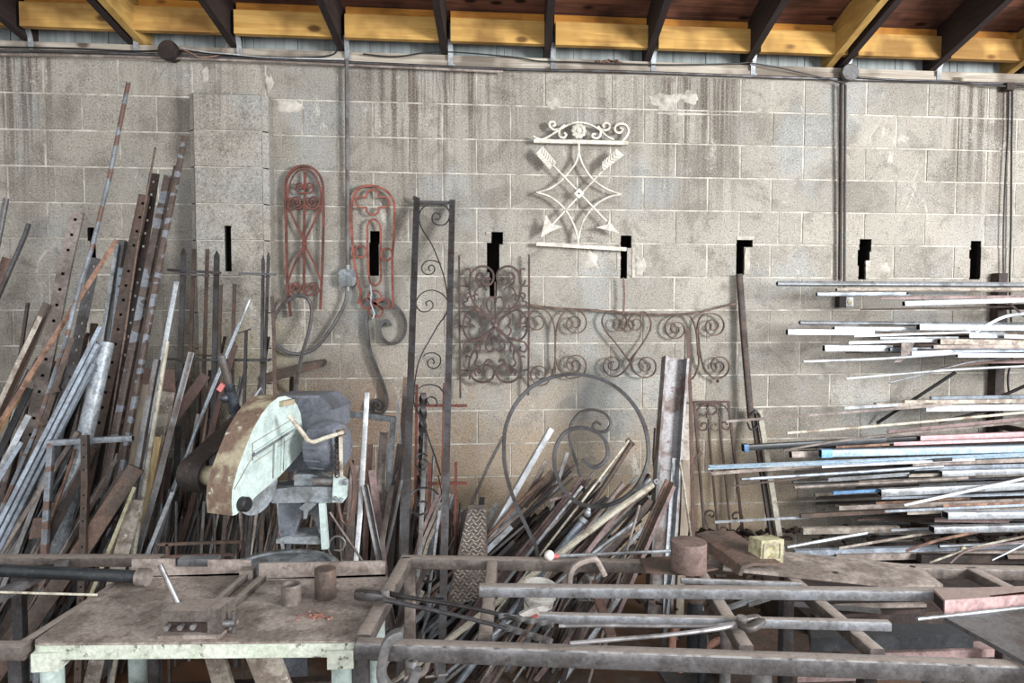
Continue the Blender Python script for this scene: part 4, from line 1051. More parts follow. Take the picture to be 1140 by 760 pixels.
# flat bar hanging in front of the square frame, the frame itself
def lp(x, y, l): return on_lean(x, y, l)
t = thing('welded_stand', V((lp(52, 640, 21).x, lp(52, 640, 21).y, 0)), 'rust-mottled square steel frame standing among the left scrap', 'metal frame')
l_ = 21
for a, b, nm in (((57, 492), (50, 612), 'upright'), ((53, 493), (148, 487.5), 'top_rail')):
    p = [lp(*a, l_), lp(*b, l_)]
    if nm == 'upright': p.append(to_floor(*p))
    bm = make_bar('tube', p, 6.5*mpp(p[0]), None); obj(nm, bm, M['striped'], t)
L('perf', [(93.5, 484), (94, 540), (92, 597)], 7, 23, 'rust', 'rusty flat bar with one small hole hanging in front of the square frame', cut=False)
# red sheet and the patch plate
bm = BM(); prism(bm, [lp(152, 410, 10), lp(194, 411, 10), lp(196, 445, 10), lp(180, 560, 10), lp(150, 560, 10)], V((0, .004, 0))); obj('steel_sheet', bm, M['rust_red'], None, 'dark red rusted steel sheet standing behind the grey board', 'steel sheet')
bm = BM(); prism(bm, [lp(37, 577, 20), lp(47, 576, 20), lp(47, 598, 20), lp(32, 600, 20)], V((0, .006, 0))); bevel(bm, .002, 1); obj('slotted_plate', bm, M['rust'], None, 'small rusty plate lodged between the square frame and the silver tubes', 'metal plate')
# picket panels by the pier
def picket_panel(label, xs, y_top, y_bot, rails, layer, mat, wp=5, tips=True):
    p0 = lp(xs[0][0], y_bot, layer)
    t = thing('picket_panel', V((p0.x, p0.y, 0)), label, 'fence panel')
    for (x, yt, x2) in xs:
        a, b = lp(x, yt, layer), lp(x2, y_bot, layer); f = to_floor(a, b); k = mpp(a)
        bm = BM(); d = (b-a).normalized()
        if tips:
            sweep(bm, [a, a+d*.028, f], rect(wp*k, .014), scale=[.15, 1, 1])
        else: sweep(bm, [a, f], rect(wp*k, .014))
        obj('picket', bm, mat, t)
    for (x0, y0, x1, y1, wr) in rails:
        a, b = lp(x0, y0, layer)+V((0, -.014, 0)), lp(x1, y1, layer)+V((0, -.014, 0)); bm = BM(); sweep(bm, [a, b], rect(wr*mpp(a), .014)); obj('rail', bm, mat, t)
picket_panel('dark iron fence panel with pointed pickets standing against the pier', [(204.5, 276, 197), (241.5, 279, 236)], 520, 520, [(188, 300.5, 247, 304, 3), (202, 305, 234, 307, 2.4), (186, 399.5, 300, 401, 2.6)], 7, M['steel_dark'], 5.5)
picket_panel('thinner rusty picket panel behind the dark pointed one', [(216, 277, 208), (231, 277, 224), (246, 317, 240), (261, 316, 256)], 520, 520, [(215, 395, 262, 396, 2)], 4, M['rust'], 3.4, False)
picket_panel('slender dark cross-shaped picket panel on the right face of the pier', [(299, 280, 291), (293, 284, 290)], 520, 520, [(267, 304.5, 308, 305.5, 2.6), (245, 400, 303, 400, 2.2)], 6, M['steel_dark'], 3)
picket_panel('short black upright with a curled tip left of the saw', [(274, 368, 270)], 520, 520, [(266, 371, 280, 366, 1.6)], 8, M['black_iron'], 3, False)
L('srod', [(303, 330), (305, 370), (306, 440)], 4, 7, 'rust', 'rust-brown square rod standing right of the pier behind the looped cable')
L('rod', [(278, 333), (262, 372)], 3, 9, 'silver', 'short shiny rod pointing up beside the slender cross-shaped panel')
# dense heap behind: anonymous short pieces
GRP = ('rusty and dark steel offcuts packed behind the left pile', 'dark or rusty offcut packed deep in the left pile')
mats = ['rust_dark', 'rust_dark', 'steel_dark', 'rust', 'rust_dark', 'steel_dark', 'steel', 'steel_brown', 'rust', 'striped', 'rust_dark', 'steel_brown', 'silver']  # dark steels weighted up to paint in the black gaps of the piles
kinds = ['flat', 'angle', 'tube', 'flat', 'rod', 'angle', 'rebar', 'flat']
r2 = random.Random(5)
for i in range(84):
    u = r2.random()
    if i < 50:
        x0 = r2.uniform(20, 150); y0 = r2.uniform(370, 470)+max(0, 60-x0)*1.2; ang = r2.uniform(.22, .58)-x0*.001; lay_ = r2.uniform(.5, 6.5)
    else:
        x0 = r2.uniform(150, 300); y0 = r2.uniform(370, 500); ang = r2.uniform(-.12, .30); lay_ = r2.uniform(.5, 9)
        if x0 < 215: y0 += 30
    L(r2.choice(kinds), [(x0, y0), (x0-ang*150, y0+150)], r2.uniform(2.5, 6), lay_, r2.choice(mats), GRP[1], group=GRP[0])
for i in range(30):
    x0 = r2.uniform(20, 165); y0 = r2.uniform(480, 590); ang = r2.uniform(.3, .65); lay_ = r2.uniform(8, 19)
    L(r2.choice(kinds), [(x0, y0), (x0-ang*120, y0+120)], r2.uniform(3, 6.5), lay_, r2.choice(mats), GRP[1], group=GRP[0])
for i in range(60):
    x0 = r2.uniform(170, 385); y0 = r2.uniform(505, 575); ang = r2.uniform(-.12, .36)
    L(r2.choice(kinds), [(x0, y0), (x0-ang*120, y0+120)], r2.uniform(2.5, 5.5), r2.uniform(5, 17), r2.choice(mats+['dusty', 'steel']), 'narrow offcut standing behind the saw and the table', group='narrow offcuts behind the saw and table')
# low wire rack seen below the saw
t = thing('low_rack', V((at(230, 645, -1.25).x, -1.25, 0)), 'low rusty frame of thin bars standing just behind the table', 'metal rack')
Yr = -1.22
for pts in ([(174, 606), (270, 602.5)], [(174, 606), (172, 640)], [(186, 605), (186, 640)], [(270, 602.5), (268, 640)], [(180, 619.5), (262, 617)]):
    p = [at(x, y, Yr) for x, y in pts]
    if abs(pts[0][0]-pts[1][0]) < 6: p[1] = V((p[1].x, p[1].y, 0))
    bm = BM(); sweep(bm, p, rect(.011, .011)); obj('bar', bm, M['rust'], t)
# ---------------------------------------------------------------- middle pile
L('tube', [(408.7, 437), (401, 570), (395, 640)], 5.5, 17, 'white', 'bright white square tube standing in the middle pile left part', roll=.1)
t = thing('grey_pipe_frame', V((lp(433, 600, 3).x, lp(433, 600, 3).y, 0)), 'dull grey-green bent square frame behind the bright white tube', 'metal frame')
p = [lp(366, 459, 3), lp(400, 462, 3), lp(440, 466.5, 3)]; bm = make_bar('tube', p, 6*mpp(p[0]), None); obj('top_rail', bm, M['saw_grey'], t)
p = [lp(438, 464, 3), lp(433, 540, 3)]; p.append(to_floor(*p)); bm = make_bar('tube', p, 6*mpp(p[0]), None); obj('upright', bm, M['saw_grey'], t)
L('chan', [(427, 481), (424, 560), (418, 620)], 10, 12, 'steel_brown', 'broad brown-grey channel standing right of the bright white tube')
L('flat', [(412, 494), (409, 560)], 6, 11, 'rust_red', 'reddish flat strip behind the bright white tube')
L('flat', [(414, 523), (424, 600), (428, 640)], 8, 15, 'pink_brown', 'dull pink flat bar leaning the other way beside the broad channel')
L('angle', [(406, 540), (414, 580), (424, 630)], 9, 18, 'steel', 'grey angle iron falling to the right behind the table', roll=.4)
L('flat', [(395, 518), (391, 570), (388, 640)], 9, 13, 'steel_brown', 'brownish flat bar next to the saw handle')
L('rebar', [(444, 519), (433, 552), (420, 610)], 4, 13, 'rust_dark', 'dark ribbed bar slanting down left beside the tall gate panel')
L('rebar', [(447, 534), (440, 570), (424, 640)], 4.5, 14, 'steel', 'grey ribbed bar parallel to the dark ribbed bar')
L('flat', [(442, 445), (448, 520), (446, 600)], 3, 10, 'steel', 'thin grey strip just left of the tall gate panel')
L('flat', [(452, 420), (449, 470), (447, 560)], 6, 8, 'rust', 'rusty strip peeking out along the left post of the tall gate panel')
L('flat', [(446, 494), (440, 540), (436, 600)], 8, 11, 'rust_dark', 'dark rusty strip left of the tall gate panel post')
L('flat', [(436, 540), (426, 600), (420, 650)], 6, 16, 'steel_brown', 'brown strip leaning between the ribbed bars')
L('twist', [(471, 437), (468, 620)], 6.5, 12, 'black_iron', 'black twisted bar standing inside the tall gate panel outline')
L('flat', [(474, 482), (470, 560), (466, 640)], 5, 14, 'steel', 'grey strip in front of the black twisted bar')
def cross_panel(label, posts, rails, layer, mat):
    t = thing('cross_panel', V((lp(posts[0][2], posts[0][3], layer).x, lp(posts[0][2], posts[0][3], layer).y, 0)), label, 'fence panel')
    for (x0, y0, x1, y1) in posts:
        p = [lp(x0, y0, layer), lp(x1, y1, layer)]; p.append(to_floor(*p)); bm = BM(); sweep(bm, p, rect(3.2*mpp(p[0]), .012)); obj('upright', bm, mat, t)
    for (x0, y0, x1, y1) in rails:
        p = [lp(x0, y0, layer)+V((0, -.012, 0)), lp(x1, y1, layer)+V((0, -.012, 0))]; bm = BM(); sweep(bm, p, rect(3*mpp(p[0]), .011)); obj('rail', bm, mat, t)
cross_panel('upper red iron cross rods behind the tall gate panel', [(464, 428, 463, 520), (494.5, 426, 493, 520)], [(461, 451, 520, 451)], 7, M['red_iron'])
cross_panel('lower red iron cross rods right of the tall gate panel', [(478.5, 515, 477, 620), (507.5, 514, 507, 585)], [(478, 537.5, 520, 537)], 9, M['red_iron'])
for i, d in enumerate((0, 4.5, 9)):
    L('flat', [(488+d*.9+4, 540+d), (468+d*.9, 596+d), (456+d*.9, 640+d)], 4, 13, ('pink_brown', 'steel_brown', 'dusty')[i], '%s of three thin parallel strips slanting behind the left end of the long steel frame' % ('leftmost', 'middle', 'rightmost')[i])
L('rebar', [(489, 568), (480, 640)], 4, 17, 'silver', 'silvery ribbed bar beside the right post of the tall gate panel')
L('rod', [(560, 486), (545, 515), (524, 562), (505, 600)], 3.2, 8, 'steel', 'thin grey rod leaning alone on the wall above the tread plate')
L('flat', [(537, 553), (530, 600)], 6, 9, 'black', 'black rubber-like strip behind the top of the tread plate')
# tread plate
t_l = 18
A = [lp(522, 562, t_l), lp(541.5, 562, t_l), lp(543, 625, t_l), lp(541, 665, t_l), lp(497, 673, t_l)]
bm = BM(); prism(bm, A, V((0, .006, 0)))
for i in range(30):
    for j in range(10):
        y = 568+i*3.7; x = 500+j*4.9+(i % 2)*2.4
        xl = 522-(y-562)*(25/111)+2; xr = 541
        if not (xl < x < xr and y < 668): continue
        c = lp(x, y, t_l)+V((0, -.001, 0)); s = 1 if (i+j) % 2 else -1
        k = mpp(c); a = c+V((-2.1*k, 0, -s*1.5*k)); b = c+V((2.1*k, 0, s*1.5*k))
        sweep(bm, [a, (a+b)/2, b], rect(1.3*k, .009), scale=[.3, 1, .3])
for f in bm.faces:
    if f.calc_area() < 4e-4: f.material_index = 1
M['tread'] = metal('tread_plate_steel', (98, 84, 76), (84, 72, 66), .5, 9, .6, .2, var=.02)
obj('tread_plate', bm, [M['tread'], M['dusty']], None, 'brown tapered diamond tread plate leaning behind the frame corner', 'metal plate')
# diagonal pile ---------------------------------------------------
D = lambda k, p, w_, l, m, lab, **kw: lean(k, p, w_, l, m, lab, **kw)
D('tube', [(613.5, 477), (580, 535), (540, 606), (520, 640)], 6.5, 15, 'white', 'bright white square tube slanting up to the right, left of the large ring', roll=.1)
D('flat', [(553, 560), (542, 583)], 4, 13, 'silver', 'short silver sliver beside the tread plate')
D('rod', [(606, 532), (575, 562), (540, 600)], 4, 16, 'rust_orange', 'orange-brown rod running under the bright white slanting tube')
D('angle', [(650, 533), (604, 590), (552, 652)], 10, 20, 'pink_brown', 'pinkish angle iron slanting through the middle of the diagonal pile', roll=.4)
D('flat', [(648, 541), (606, 594), (560, 652)], 3, 21, 'silver', 'thin bright edge strip lying on the pinkish angle iron')
D('rod', [(700, 490), (668, 532), (606, 612)], 2.6, 22, 'cream', 'thin cream rod rising from the pile up to the pipe with a bent end')
t = thing('bent_end_pipe', V((lp(660, 600, 21).x, lp(660, 600, 21).y, .0)), 'rusty pipe with a short bent end crossing the large ring', 'pipe')
p = [lp(703, 493, 21), lp(684, 523, 21), lp(656, 566, 21)]; p.append(to_floor(p[1], p[2])); bm = make_bar('pipe', p, 5.6*mpp(p[0]), None); obj('pipe_body', bm, M['rust'], t)
bm = BM(); cyl(bm, lp(705, 496, 21), lp(698, 489, 21), .012, 12); obj('bent_end', bm, M['rust_dark'], t)
t = thing('pipe_jack', V((lp(600, 660, 24).x, lp(600, 660, 24).y, 0)), 'silver painted jack tube with a rounded knuckle end in the diagonal pile', 'jack')
p = [lp(650, 578, 24), lp(612, 626, 24), lp(590, 655, 24)]; p.append(to_floor(p[1], p[2])); bm = make_bar('pipe', p, 8*mpp(p[0]), None); obj('jack_tube', bm, M['bluegrey'], t)
bm = BM(); sph(bm, lp(654, 571, 24), .017, 1, 1, 1.25); cyl(bm, lp(651, 577, 24), lp(648, 581, 24), .022, 12); bm2 = BM(); sph(bm2, lp(655, 567, 24), .012)
obj('knuckle', bm, M['silver'], t); obj('tip', bm2, M['silver'], t)
t = thing('ring_end_tube', V((lp(620, 640, 26).x, lp(620, 640, 26).y, 0)), 'cream tube ending in a small welded ring, right of the large ring', 'metal tube')
p = [lp(727, 539, 26), lp(690, 565, 26), (lp(640, 603, 26)), lp(600, 634, 26)]; p.append(to_floor(p[2], p[3])); bm = make_bar('tube', p, 5*mpp(p[0]), None, roll=.5); obj('tube_body', bm, M['cream'], t)
c = lp(730.5, 536, 26); bm = BM(); tube(bm, [c+V((math.cos(a/12*6.283)*.009, 0, math.sin(a/12*6.283)*.009)) for a in range(12)], .005, 8, True); obj('end_ring', bm, M['silver'], t)
D('flat', [(715, 548), (680, 580), (640, 616)], 5, 24, 'rust', 'rust-brown strip just below the ring-ended tube')
D('tube', [(690, 566), (660, 606), (640, 632)], 5, 25, 'pink_brown', 'dull reddish tube fanning down below the ring-ended tube')
D('pipe', [(708, 580), (672, 606), (650, 624)], 4, 25, 'silver', 'slim silvery pipe low in the pile near the frame rail')
D('pipe', [(702, 586), (680, 604), (656, 624)], 5, 24, 'steel', 'grey pipe directly under the slim silvery pipe')
D('rod', [(712, 562), (704, 590), (696, 618)], 3, 26, 'steel_brown', 'upright thin rod with a small head right in the diagonal pile')
D('flat', [(666, 535), (640, 565), (610, 600)], 8, 17, 'rust_dark', 'dark brown flat bar inside the small ring of the spiral')
D('tube', [(724, 556), (700, 585), (670, 620)], 9, 19, 'rust_dark', 'dark square tube with an open rusty end below the large ring')
D('flat', [(636, 549), (612, 557)], 3, 22, 'pink_brown', 'short pinkish strip lying nearly level inside the spiral', cut=True)
D('flat', [(609, 512), (588, 552), (560, 592)], 6, 10, 'steel_brown', 'dusty brown flat bar topping the diagonal pile')
D('flat', [(616, 525), (596, 545), (580, 568)], 8, 11, 'rust', 'rusty plate offcut sticking out at the top of the diagonal pile')
D('flat', [(632, 503), (618, 545), (608, 600)], 4, 12, 'steel', 'grey strip standing more upright behind the spiral')
# right-hand group: channel beam etc
D('chan', [(752, 398), (746, 480), (738, 600)], 27, 9, 'channel', 'large rusty steel channel beam standing taller than the diagonal pile', roll=0, h_=.07)
D('flat', [(766, 450), (764, 520), (760, 605)], 9, 7, 'dusty', 'pale grey-brown strip right behind the large channel beam')
D('angle', [(746, 535), (728, 575), (708, 620)], 11, 20, 'rust', 'brown angle iron with a light edge leaning in front of the channel beam', roll=.5)
D('flat', [(751, 541), (734, 578), (715, 622)], 4, 21, 'pink_brown', 'light pinkish edge strip along the brown angle iron')
D('angle', [(753, 510), (749, 570), (744, 640), (736, 740)], 10, 17, 'silver', 'silver-white angle iron standing in front of the channel beam', roll=.3)
D('wood', [(763, 512), (762, 570), (757, 660), (752, 740)], 9, 14, 'grey_wood', 'grey wooden batten right beside the silver-white angle iron')
D('rod', [(757, 514), (764, 560), (770, 603), (776, 640)], 2.6, 18, 'cream', 'thin pale rod leaning the other way by the solid steel cylinder')
D('srod', [(765.5, 366), (769, 450), (772, 600)], 3.6, 7, 'rust_red', 'long rust-red post left of the small gate')
D('rod', [(763, 368), (762, 420), (760, 480)], 2, 6, 'steel_brown', 'thin stem behind the top of the channel beam')
D('flat', [(781, 503), (766, 522)], 5, 4, 'rust', 'short rust strip crossing the long rust-red post', cut=True)
D('flat', [(729, 476), (727, 510), (730, 535)], 2, 6, 'steel', 'thin strip hanging right of the large ring')
GD = ('rusty and dark steel offcuts packed in the diagonal pile', 'dark or rusty offcut wedged in the slanting diagonal pile')
r3 = random.Random(9)
for i in range(130):
    x0 = r3.uniform(560, 735); y0 = 520+abs(x0-640)*.12+r3.uniform(-5, 90)
    if x0 < 590: y0 += 40
    ang = r3.uniform(.8, 1.3); Ln = r3.uniform(70, 140)
    D(r3.choice(kinds+['pipe', 'chan']), [(x0, y0), (x0-ang*Ln, y0+Ln)], r3.uniform(2.5, 6), r3.uniform(3, 18), r3.choice(mats+['rust_dark', 'steel', 'silver', 'pink_brown']), GD[1], group=GD[0])
GM = ('dark steel offcuts packed behind the middle of the frame', 'narrow dark offcut standing behind the tall gate panel')
for i in range(60):
    x0 = r3.uniform(385, 530); y0 = r3.uniform(500, 600); ang = r3.uniform(-.1, .28)
    if x0 > 505: y0 += 45
    D(r3.choice(kinds), [(x0, y0), (x0-ang*130, y0+130)], r3.uniform(2.5, 6), r3.uniform(2, 10), r3.choice(mats+['steel']), GM[1], group=GM[0])
# low scrap under and behind the frame: short pieces lying towards the viewer
GU = ('steel strips standing up through the frame', 'plain steel strip standing in the gloom below the frame')
for i in range(70):
    x0 = r3.uniform(470, 700); y0 = r3.uniform(625, 665); ang = r3.uniform(.15, .9)
    if 490 < x0 < 560 or 490 < x0-ang*45 < 550: continue
    D(r3.choice(kinds), [(x0, y0), (x0-ang*90, y0+90)], r3.uniform(3, 6), r3.uniform(18, 27), r3.choice(mats+['silver', 'pink_brown', 'steel']), GU[1], group=GU[0])
# ---------------------------------------------------------------- horizontal stock rack on the right
t = thing('stock_rack', V((at(1112, 600, -.04).x, -.06, 0)), 'dark steel wall rack with arms carrying the long stock on the right', 'storage rack')
post_x = [at(1112, 400, -.06).x, at(1112, 400, -.06).x+1.7]
ARM_Y = [(338, 0), (404, 1), (478, 2), (578, 3), (636, 4)]
for X in post_x:
    bm = BM(); box(bm, (X-.03, -.075, 0), (X+.03, -.012, 1.86)); bevel(bm, .004, 1); obj('post', bm, M['rust_dark'], t)
    for (py, i) in ARM_Y:
        z = at(1112, py, -.3).z
        bm = BM(); sweep(bm, [V((X, -.06, z-.02)), V((X, -.75, z-.012))], rect(.035, .035), hint=V((0, 0, 1))); obj('arm', bm, M['rust_dark'], t)
for (a, b, Ya, Yb) in (((1064, 414), (976, 471), -.28, -.05), ((1142, 429), (1108, 444), -.3, -.2), ((1105, 455), (1045, 470), -.3, -.2)):
    bm = BM(); sweep(bm, [at(*a, Ya), at(*b, Yb)], rect(.016, .012)); obj('brace', bm, M['black_iron'], t)
XR = {}
def rk(kind, xl, yl, xr, yr, wpx, Y, mat, label, group=None, h_=None, roll=0, mid=None, Y2=None, ext=1.0):
    """stock lying along the wall: left end pixel, a second pixel, both at distance -Y; runs on past the picture"""
    a = at(xl, yl, Y); b = at(xr, yr, Y if Y2 is None else Y2)
    pts = [a]
    if mid: pts += [at(x, y, Y) for x, y in mid]
    pts.append(b)
    if len(pts) > 2: pts = cr_path(pts, 5)
    if xr >= 1138 and ext: pts.append(b+(b-pts[-2]).normalized()*(ext+rnd.uniform(0, .3)))
    w_ = wpx*mpp(a)*(.72 if kind == 'tube' else .86 if kind == 'rtube' else .9)
    if kind == 'tube' and not roll: roll = .5
    bm = make_bar(kind, pts, w_, None, roll=roll, h_=h_)
    nm, cat = KIND[kind]
    return obj(nm, bm, M[mat], None, label, cat, group)
# top tier
rk('tube', 865, 315.5, 1140, 317, 6.5, -.30, 'silver', 'topmost long silver tube of the rack, reaching furthest left on the top tier')
rk('tube', 931, 322.5, 1140, 322.5, 5.5, -.36, 'dusty', 'dusty beige tube just below the topmost long silver tube', roll=.6)
rk('rtube', 909, 327.5, 1012, 327, 5, -.42, 'bluegrey', 'short blue-silver tube on the left of the top tier')
rk('flat', 1011, 326, 1076, 326, 3, -.44, 'black', 'short black strip put in for the dark gap between the top tier tubes')  # black strip drawn where a shaded gap shows
rk('angle', 981, 331.5, 1140, 330, 4.5, -.46, 'pink_brown', 'pinkish-brown angle under the dusty beige tube of the top tier')
rk('rtube', 1006, 338, 1140, 334, 6.5, -.52, 'white', 'bright white tube with dark open end hanging lowest of the top tier', h_=.03)
rk('flat', 958, 344.5, 1140, 341, 2.2, -.20, 'rust', 'thin rust strip showing below the top tier')
rk('flat', 1120, 334, 1140, 352, 3, -.3, 'rust', 'short rusty prop at the right edge below the top tier', ext=0)
# second tier
rk('tube', 890, 359, 1140, 361, 5.5, -.24, 'silver', 'uppermost silver tube of the second tier')
rk('angle', 880, 362, 956, 362, 2.5, -.30, 'steel_dark', 'thin dark edge under the uppermost silver tube of the second tier')
rk('rtube', 876, 369.5, 972, 370, 7.5, -.40, 'white', 'white square-ended tube starting furthest left on the second tier', h_=.03)
rk('rtube', 928, 366, 1022, 366.5, 6, -.34, 'silver', 'silver tube with a triangular notch, second tier left half')
rk('rtube', 1022, 364, 1140, 365, 8, -.42, 'white', 'broad bright white tube with dark blue open end, second tier right half', h_=.035)
rk('flat', 951, 374, 1080, 369.5, 2.4, -.46, 'white', 'thin white strip sloping under the broad bright white tube')
rk('rtube', 979, 376.5, 1066, 376, 4, -.44, 'silver', 'slim silver tube with dark end in the middle of the second tier')
rk('rtube', 917, 387.5, 992, 387.5, 8.5, -.40, 'white', 'stout white tube with black open end, lowest left of the second tier', h_=.034)
rk('flat', 945, 381.5, 1048, 378.5, 3.5, -.47, 'silver', 'crinkled silver strip above the stout white tube')
rk('rtube', 990, 389, 1020, 388.5, 5, -.44, 'bluegrey', 'short blue-grey tube beside the end of the stout white tube')
rk('rtube', 1045, 380, 1140, 381.5, 7.5, -.50, 'dusty', 'upper of two beige-grey tubes with rusty open ends, second tier')
rk('rtube', 1038, 386, 1140, 386, 5, -.52, 'steel_brown', 'lower of two beige-grey tubes with rusty open ends, second tier')
rk('flat', 1079, 372, 1118, 372, 9, -.36, 'silver', 'crumpled pale foil-like strip behind the curved strip of the second tier', ext=0)
rk('flat', 1118, 374, 1140, 375, 5, -.40, 'white', 'white piece at the right edge of the second tier')
rk('flat', 1014, 393.5, 1058, 392, 6, -.50, 'white', 'short white chipped block-like strip low on the second tier', h_=.02)
rk('flat', 1059, 391, 1140, 390, 4, -.48, 'bluegrey', 'pale blue-grey strip above the long white bar with dark end cap')
rk('rtube', 1065, 395.5, 1140, 395.5, 5.5, -.54, 'white', 'long white bar with dark end cap, lowest right of the second tier')
rk('rod', 894, 402.5, 1070, 393, 3.2, -.56, 'white', 'long thin white rod below the stout white tube', mid=[(985, 399)])
rk('flat', 1086, 370, 1140, 349, 3.5, -.56, 'silver', 'curved pale strip rising over the second tier to the right', mid=[(1104, 359), (1120, 352)])
rk('flat', 1072, 403, 1140, 402.5, 3.5, -.40, 'pink_brown', 'pinkish strip at the right below the second tier')
rk('flat', 1048, 409, 1140, 399, 2, -.42, 'rust', 'thin rust strip sloping behind the curved white rods')
rk('rod', 942, 421.5, 1140, 407.5, 2.8, -.50, 'white', 'gently bowed white rod hanging between second and third tier', mid=[(1000, 416.5), (1070, 411)])
rk('rod', 990, 426, 1120, 399, 1.8, -.46, 'silver', 'thin bowed rod crossing the gently bowed white rod', mid=[(1030, 416), (1080, 403)], ext=0)
bm = BM(); prism(bm, [at(x, y, -.50) for x, y in ((1004, 381), (1018, 381), (1014, 393), (1003, 403), (995, 403), (1003, 395))], V((0, .006, 0))); obj('steel_gusset', bm, M['steel_brown'], None, 'small torn brownish gusset hanging off the second tier', 'metal plate')
# third tier
rk('wood', 974, 450.5, 1042, 450, 5.5, -.30, 'dusty', 'chalky tan board with dark square end, left of the third tier', h_=.03)
rk('flat', 1036, 443.5, 1140, 441.5, 5, -.26, 'bluegrey', 'blue-grey strip topping the third tier on the right', h_=.02)
rk('wood', 1006, 447.5, 1140, 446, 5, -.30, 'dusty', 'long chalky tan board of the third tier', h_=.025)
rk('flat', 1030, 454.5, 1140, 453, 7.5, -.38, 'white', 'white flaky wrapped strip of the third tier', h_=.02)
rk('flat', 940, 454, 1000, 450.5, 3.5, -.34, 'silver', 'short silver strip left of the chalky tan board')
rk('flat', 808, 469, 1060, 450, 3, -.42, 'steel_brown', 'very long thin brown strip with a bright tip reaching furthest left on the third tier', mid=[(900, 462)])
rk('rod', 876, 482, 1140, 459, 3.6, -.52, 'cream', 'long cream rod sloping up to the right below the third tier', mid=[(1000, 472)])
rk('flat', 988, 480.5, 1140, 466, 4.5, -.46, 'pink_brown', 'pinkish flat strip under the long cream rod', mid=[(1060, 474)])
rk('angle', 873, 501, 1140, 470, 4, -.50, 'steel_brown', 'long brown angle strip sloping up across the third tier', mid=[(940, 490), (1020, 481)])
rk('flat', 985, 486, 1060, 478, 2.5, -.44, 'steel_brown', 'thin brown strip between the pinkish flat strip and the pink tube')
# fourth tier
rk('rtube', 830, 498, 985, 489.5, 7.5, -.46, 'black_paint', 'black square tube with bright blue end projecting over the wall, fourth tier')
bm = make_bar('rtube', [at(827, 498.3, -.46), at(832, 497.9, -.46)], 8.6*mpp(at(830, 498, -.46)), None); obj('end_cap', bm, M['blue_bright'], None, 'bright blue cap on the end of the black square tube', 'end cap')
rk('rtube', 985, 489.5, 1022, 487.5, 6, -.42, 'black', 'short black tube beside the pink tube')
rk('rtube', 1023, 487.5, 1140, 483, 6.5, -.44, 'pink', 'bright pink tube with dark open end, fourth tier')
rk('flat', 995, 494, 1140, 489, 4, -.50, 'pink', 'lower bright pink strip along the pink tube')
rk('rtube', 880, 506, 922, 505, 8.5, -.48, 'steel_brown', 'short brown tube with diamond-shaped dark end, fourth tier', roll=.2)
rk('flat', 931, 497.5, 990, 494.5, 2.6, -.50, 'rust_orange', 'thin orange-brown strip just above the blue-ended pale tube')
rk('rtube', 916, 504.5, 1140, 499, 9, -.56, 'blue', 'pale blue tube with vivid blue left end, the widest of the fourth tier', h_=.035)
bm = make_bar('rtube', [at(913, 504.6, -.56), at(925, 504.3, -.56)], 9.2*mpp(at(916, 504, -.56)), None, h_=.0362); obj('painted_sleeve', bm, M['blue_bright'], None, 'vivid blue sleeve on the left end of the widest pale blue tube', 'end cap')
rk('angle', 789, 521, 1140, 507, 8, -.60, 'blue', 'long light blue angle reaching furthest left of all the rack stock', roll=-.2)
rk('flat', 792, 527, 925, 517, 4, -.57, 'steel_brown', 'brown lower edge strip under the long light blue angle')
rk('rod', 825, 533.5, 1050, 519, 4.2, -.62, 'bluegrey', 'pale blue-grey rod below the long light blue angle', mid=[(930, 527)])
rk('flat', 814, 541, 900, 531, 1.8, -.64, 'rust', 'thin rust strip tapering to the left below the pale blue-grey rod')
rk('flat', 915, 519.5, 1085, 511, 3, -.62, 'white', 'thin bright strip under the widest pale blue tube')
rk('flat', 1016, 516.5, 1140, 512, 5, -.60, 'steel_brown', 'brown flat strip right of the thin bright strip')
rk('flat', 1040, 512, 1060, 511, 4, -.63, 'black', 'short black strip put in for the dark gap among the fourth tier strips')  # shade of a gap, filled in with a black strip
rk('flat', 922, 534, 1012, 527.5, 4.5, -.60, 'silver', 'short silver strip in the middle of the fourth tier')
rk('angle', 1013, 529.5, 1048, 528.5, 5.5, -.62, 'dusty', 'short beige angle end in the fourth tier')
rk('rtube', 1047, 527, 1140, 524, 7.5, -.64, 'silver', 'wide grey-blue tube of the fourth tier right half')
rk('flat', 1018, 521.5, 1140, 518, 4.5, -.62, 'bluegrey', 'blue-grey strip above the wide grey-blue tube')
rk('rod', 884, 542.5, 1077, 532, 4.6, -.66, 'steel_brown', 'brown rod with dark open end below the short silver strip')
rk('flat', 927, 548.5, 980, 545.5, 3.8, -.66, 'blue_bright', 'bright blue short bar sticking out on the left of the fourth tier', h_=.012)
rk('rtube', 979, 548, 1140, 540, 9.5, -.68, 'silver', 'grey tube speckled with dark stamped marks, bottom of the fourth tier')
rk('angle', 982, 554.5, 1140, 550, 4.5, -.70, 'bluegrey', 'pale blue-grey angle directly under the speckled grey tube')
rk('rod', 1006, 562.5, 1140, 532.5, 4, -.76, 'white', 'white rod slanting across the front of the fourth tier')
rk('flat', 934, 565.5, 1140, 557, 5.5, -.68, 'steel_brown', 'brown-grey flat bar at the foot of the fourth tier')
rk('flat', 975, 560, 1080, 554, 3, -.64, 'rust_orange', 'orange-brown strip behind the brown-grey flat bar')
rk('flat', 796, 581, 900, 575.5, 3.2, -.60, 'silver', 'lone thin silver strip pointing at the small gate', mid=[(850, 578)])
rk('flat', 891, 574, 1010, 567.5, 5, -.62, 'rust', 'rust-brown flat bar right of the lone thin silver strip', h_=.015)
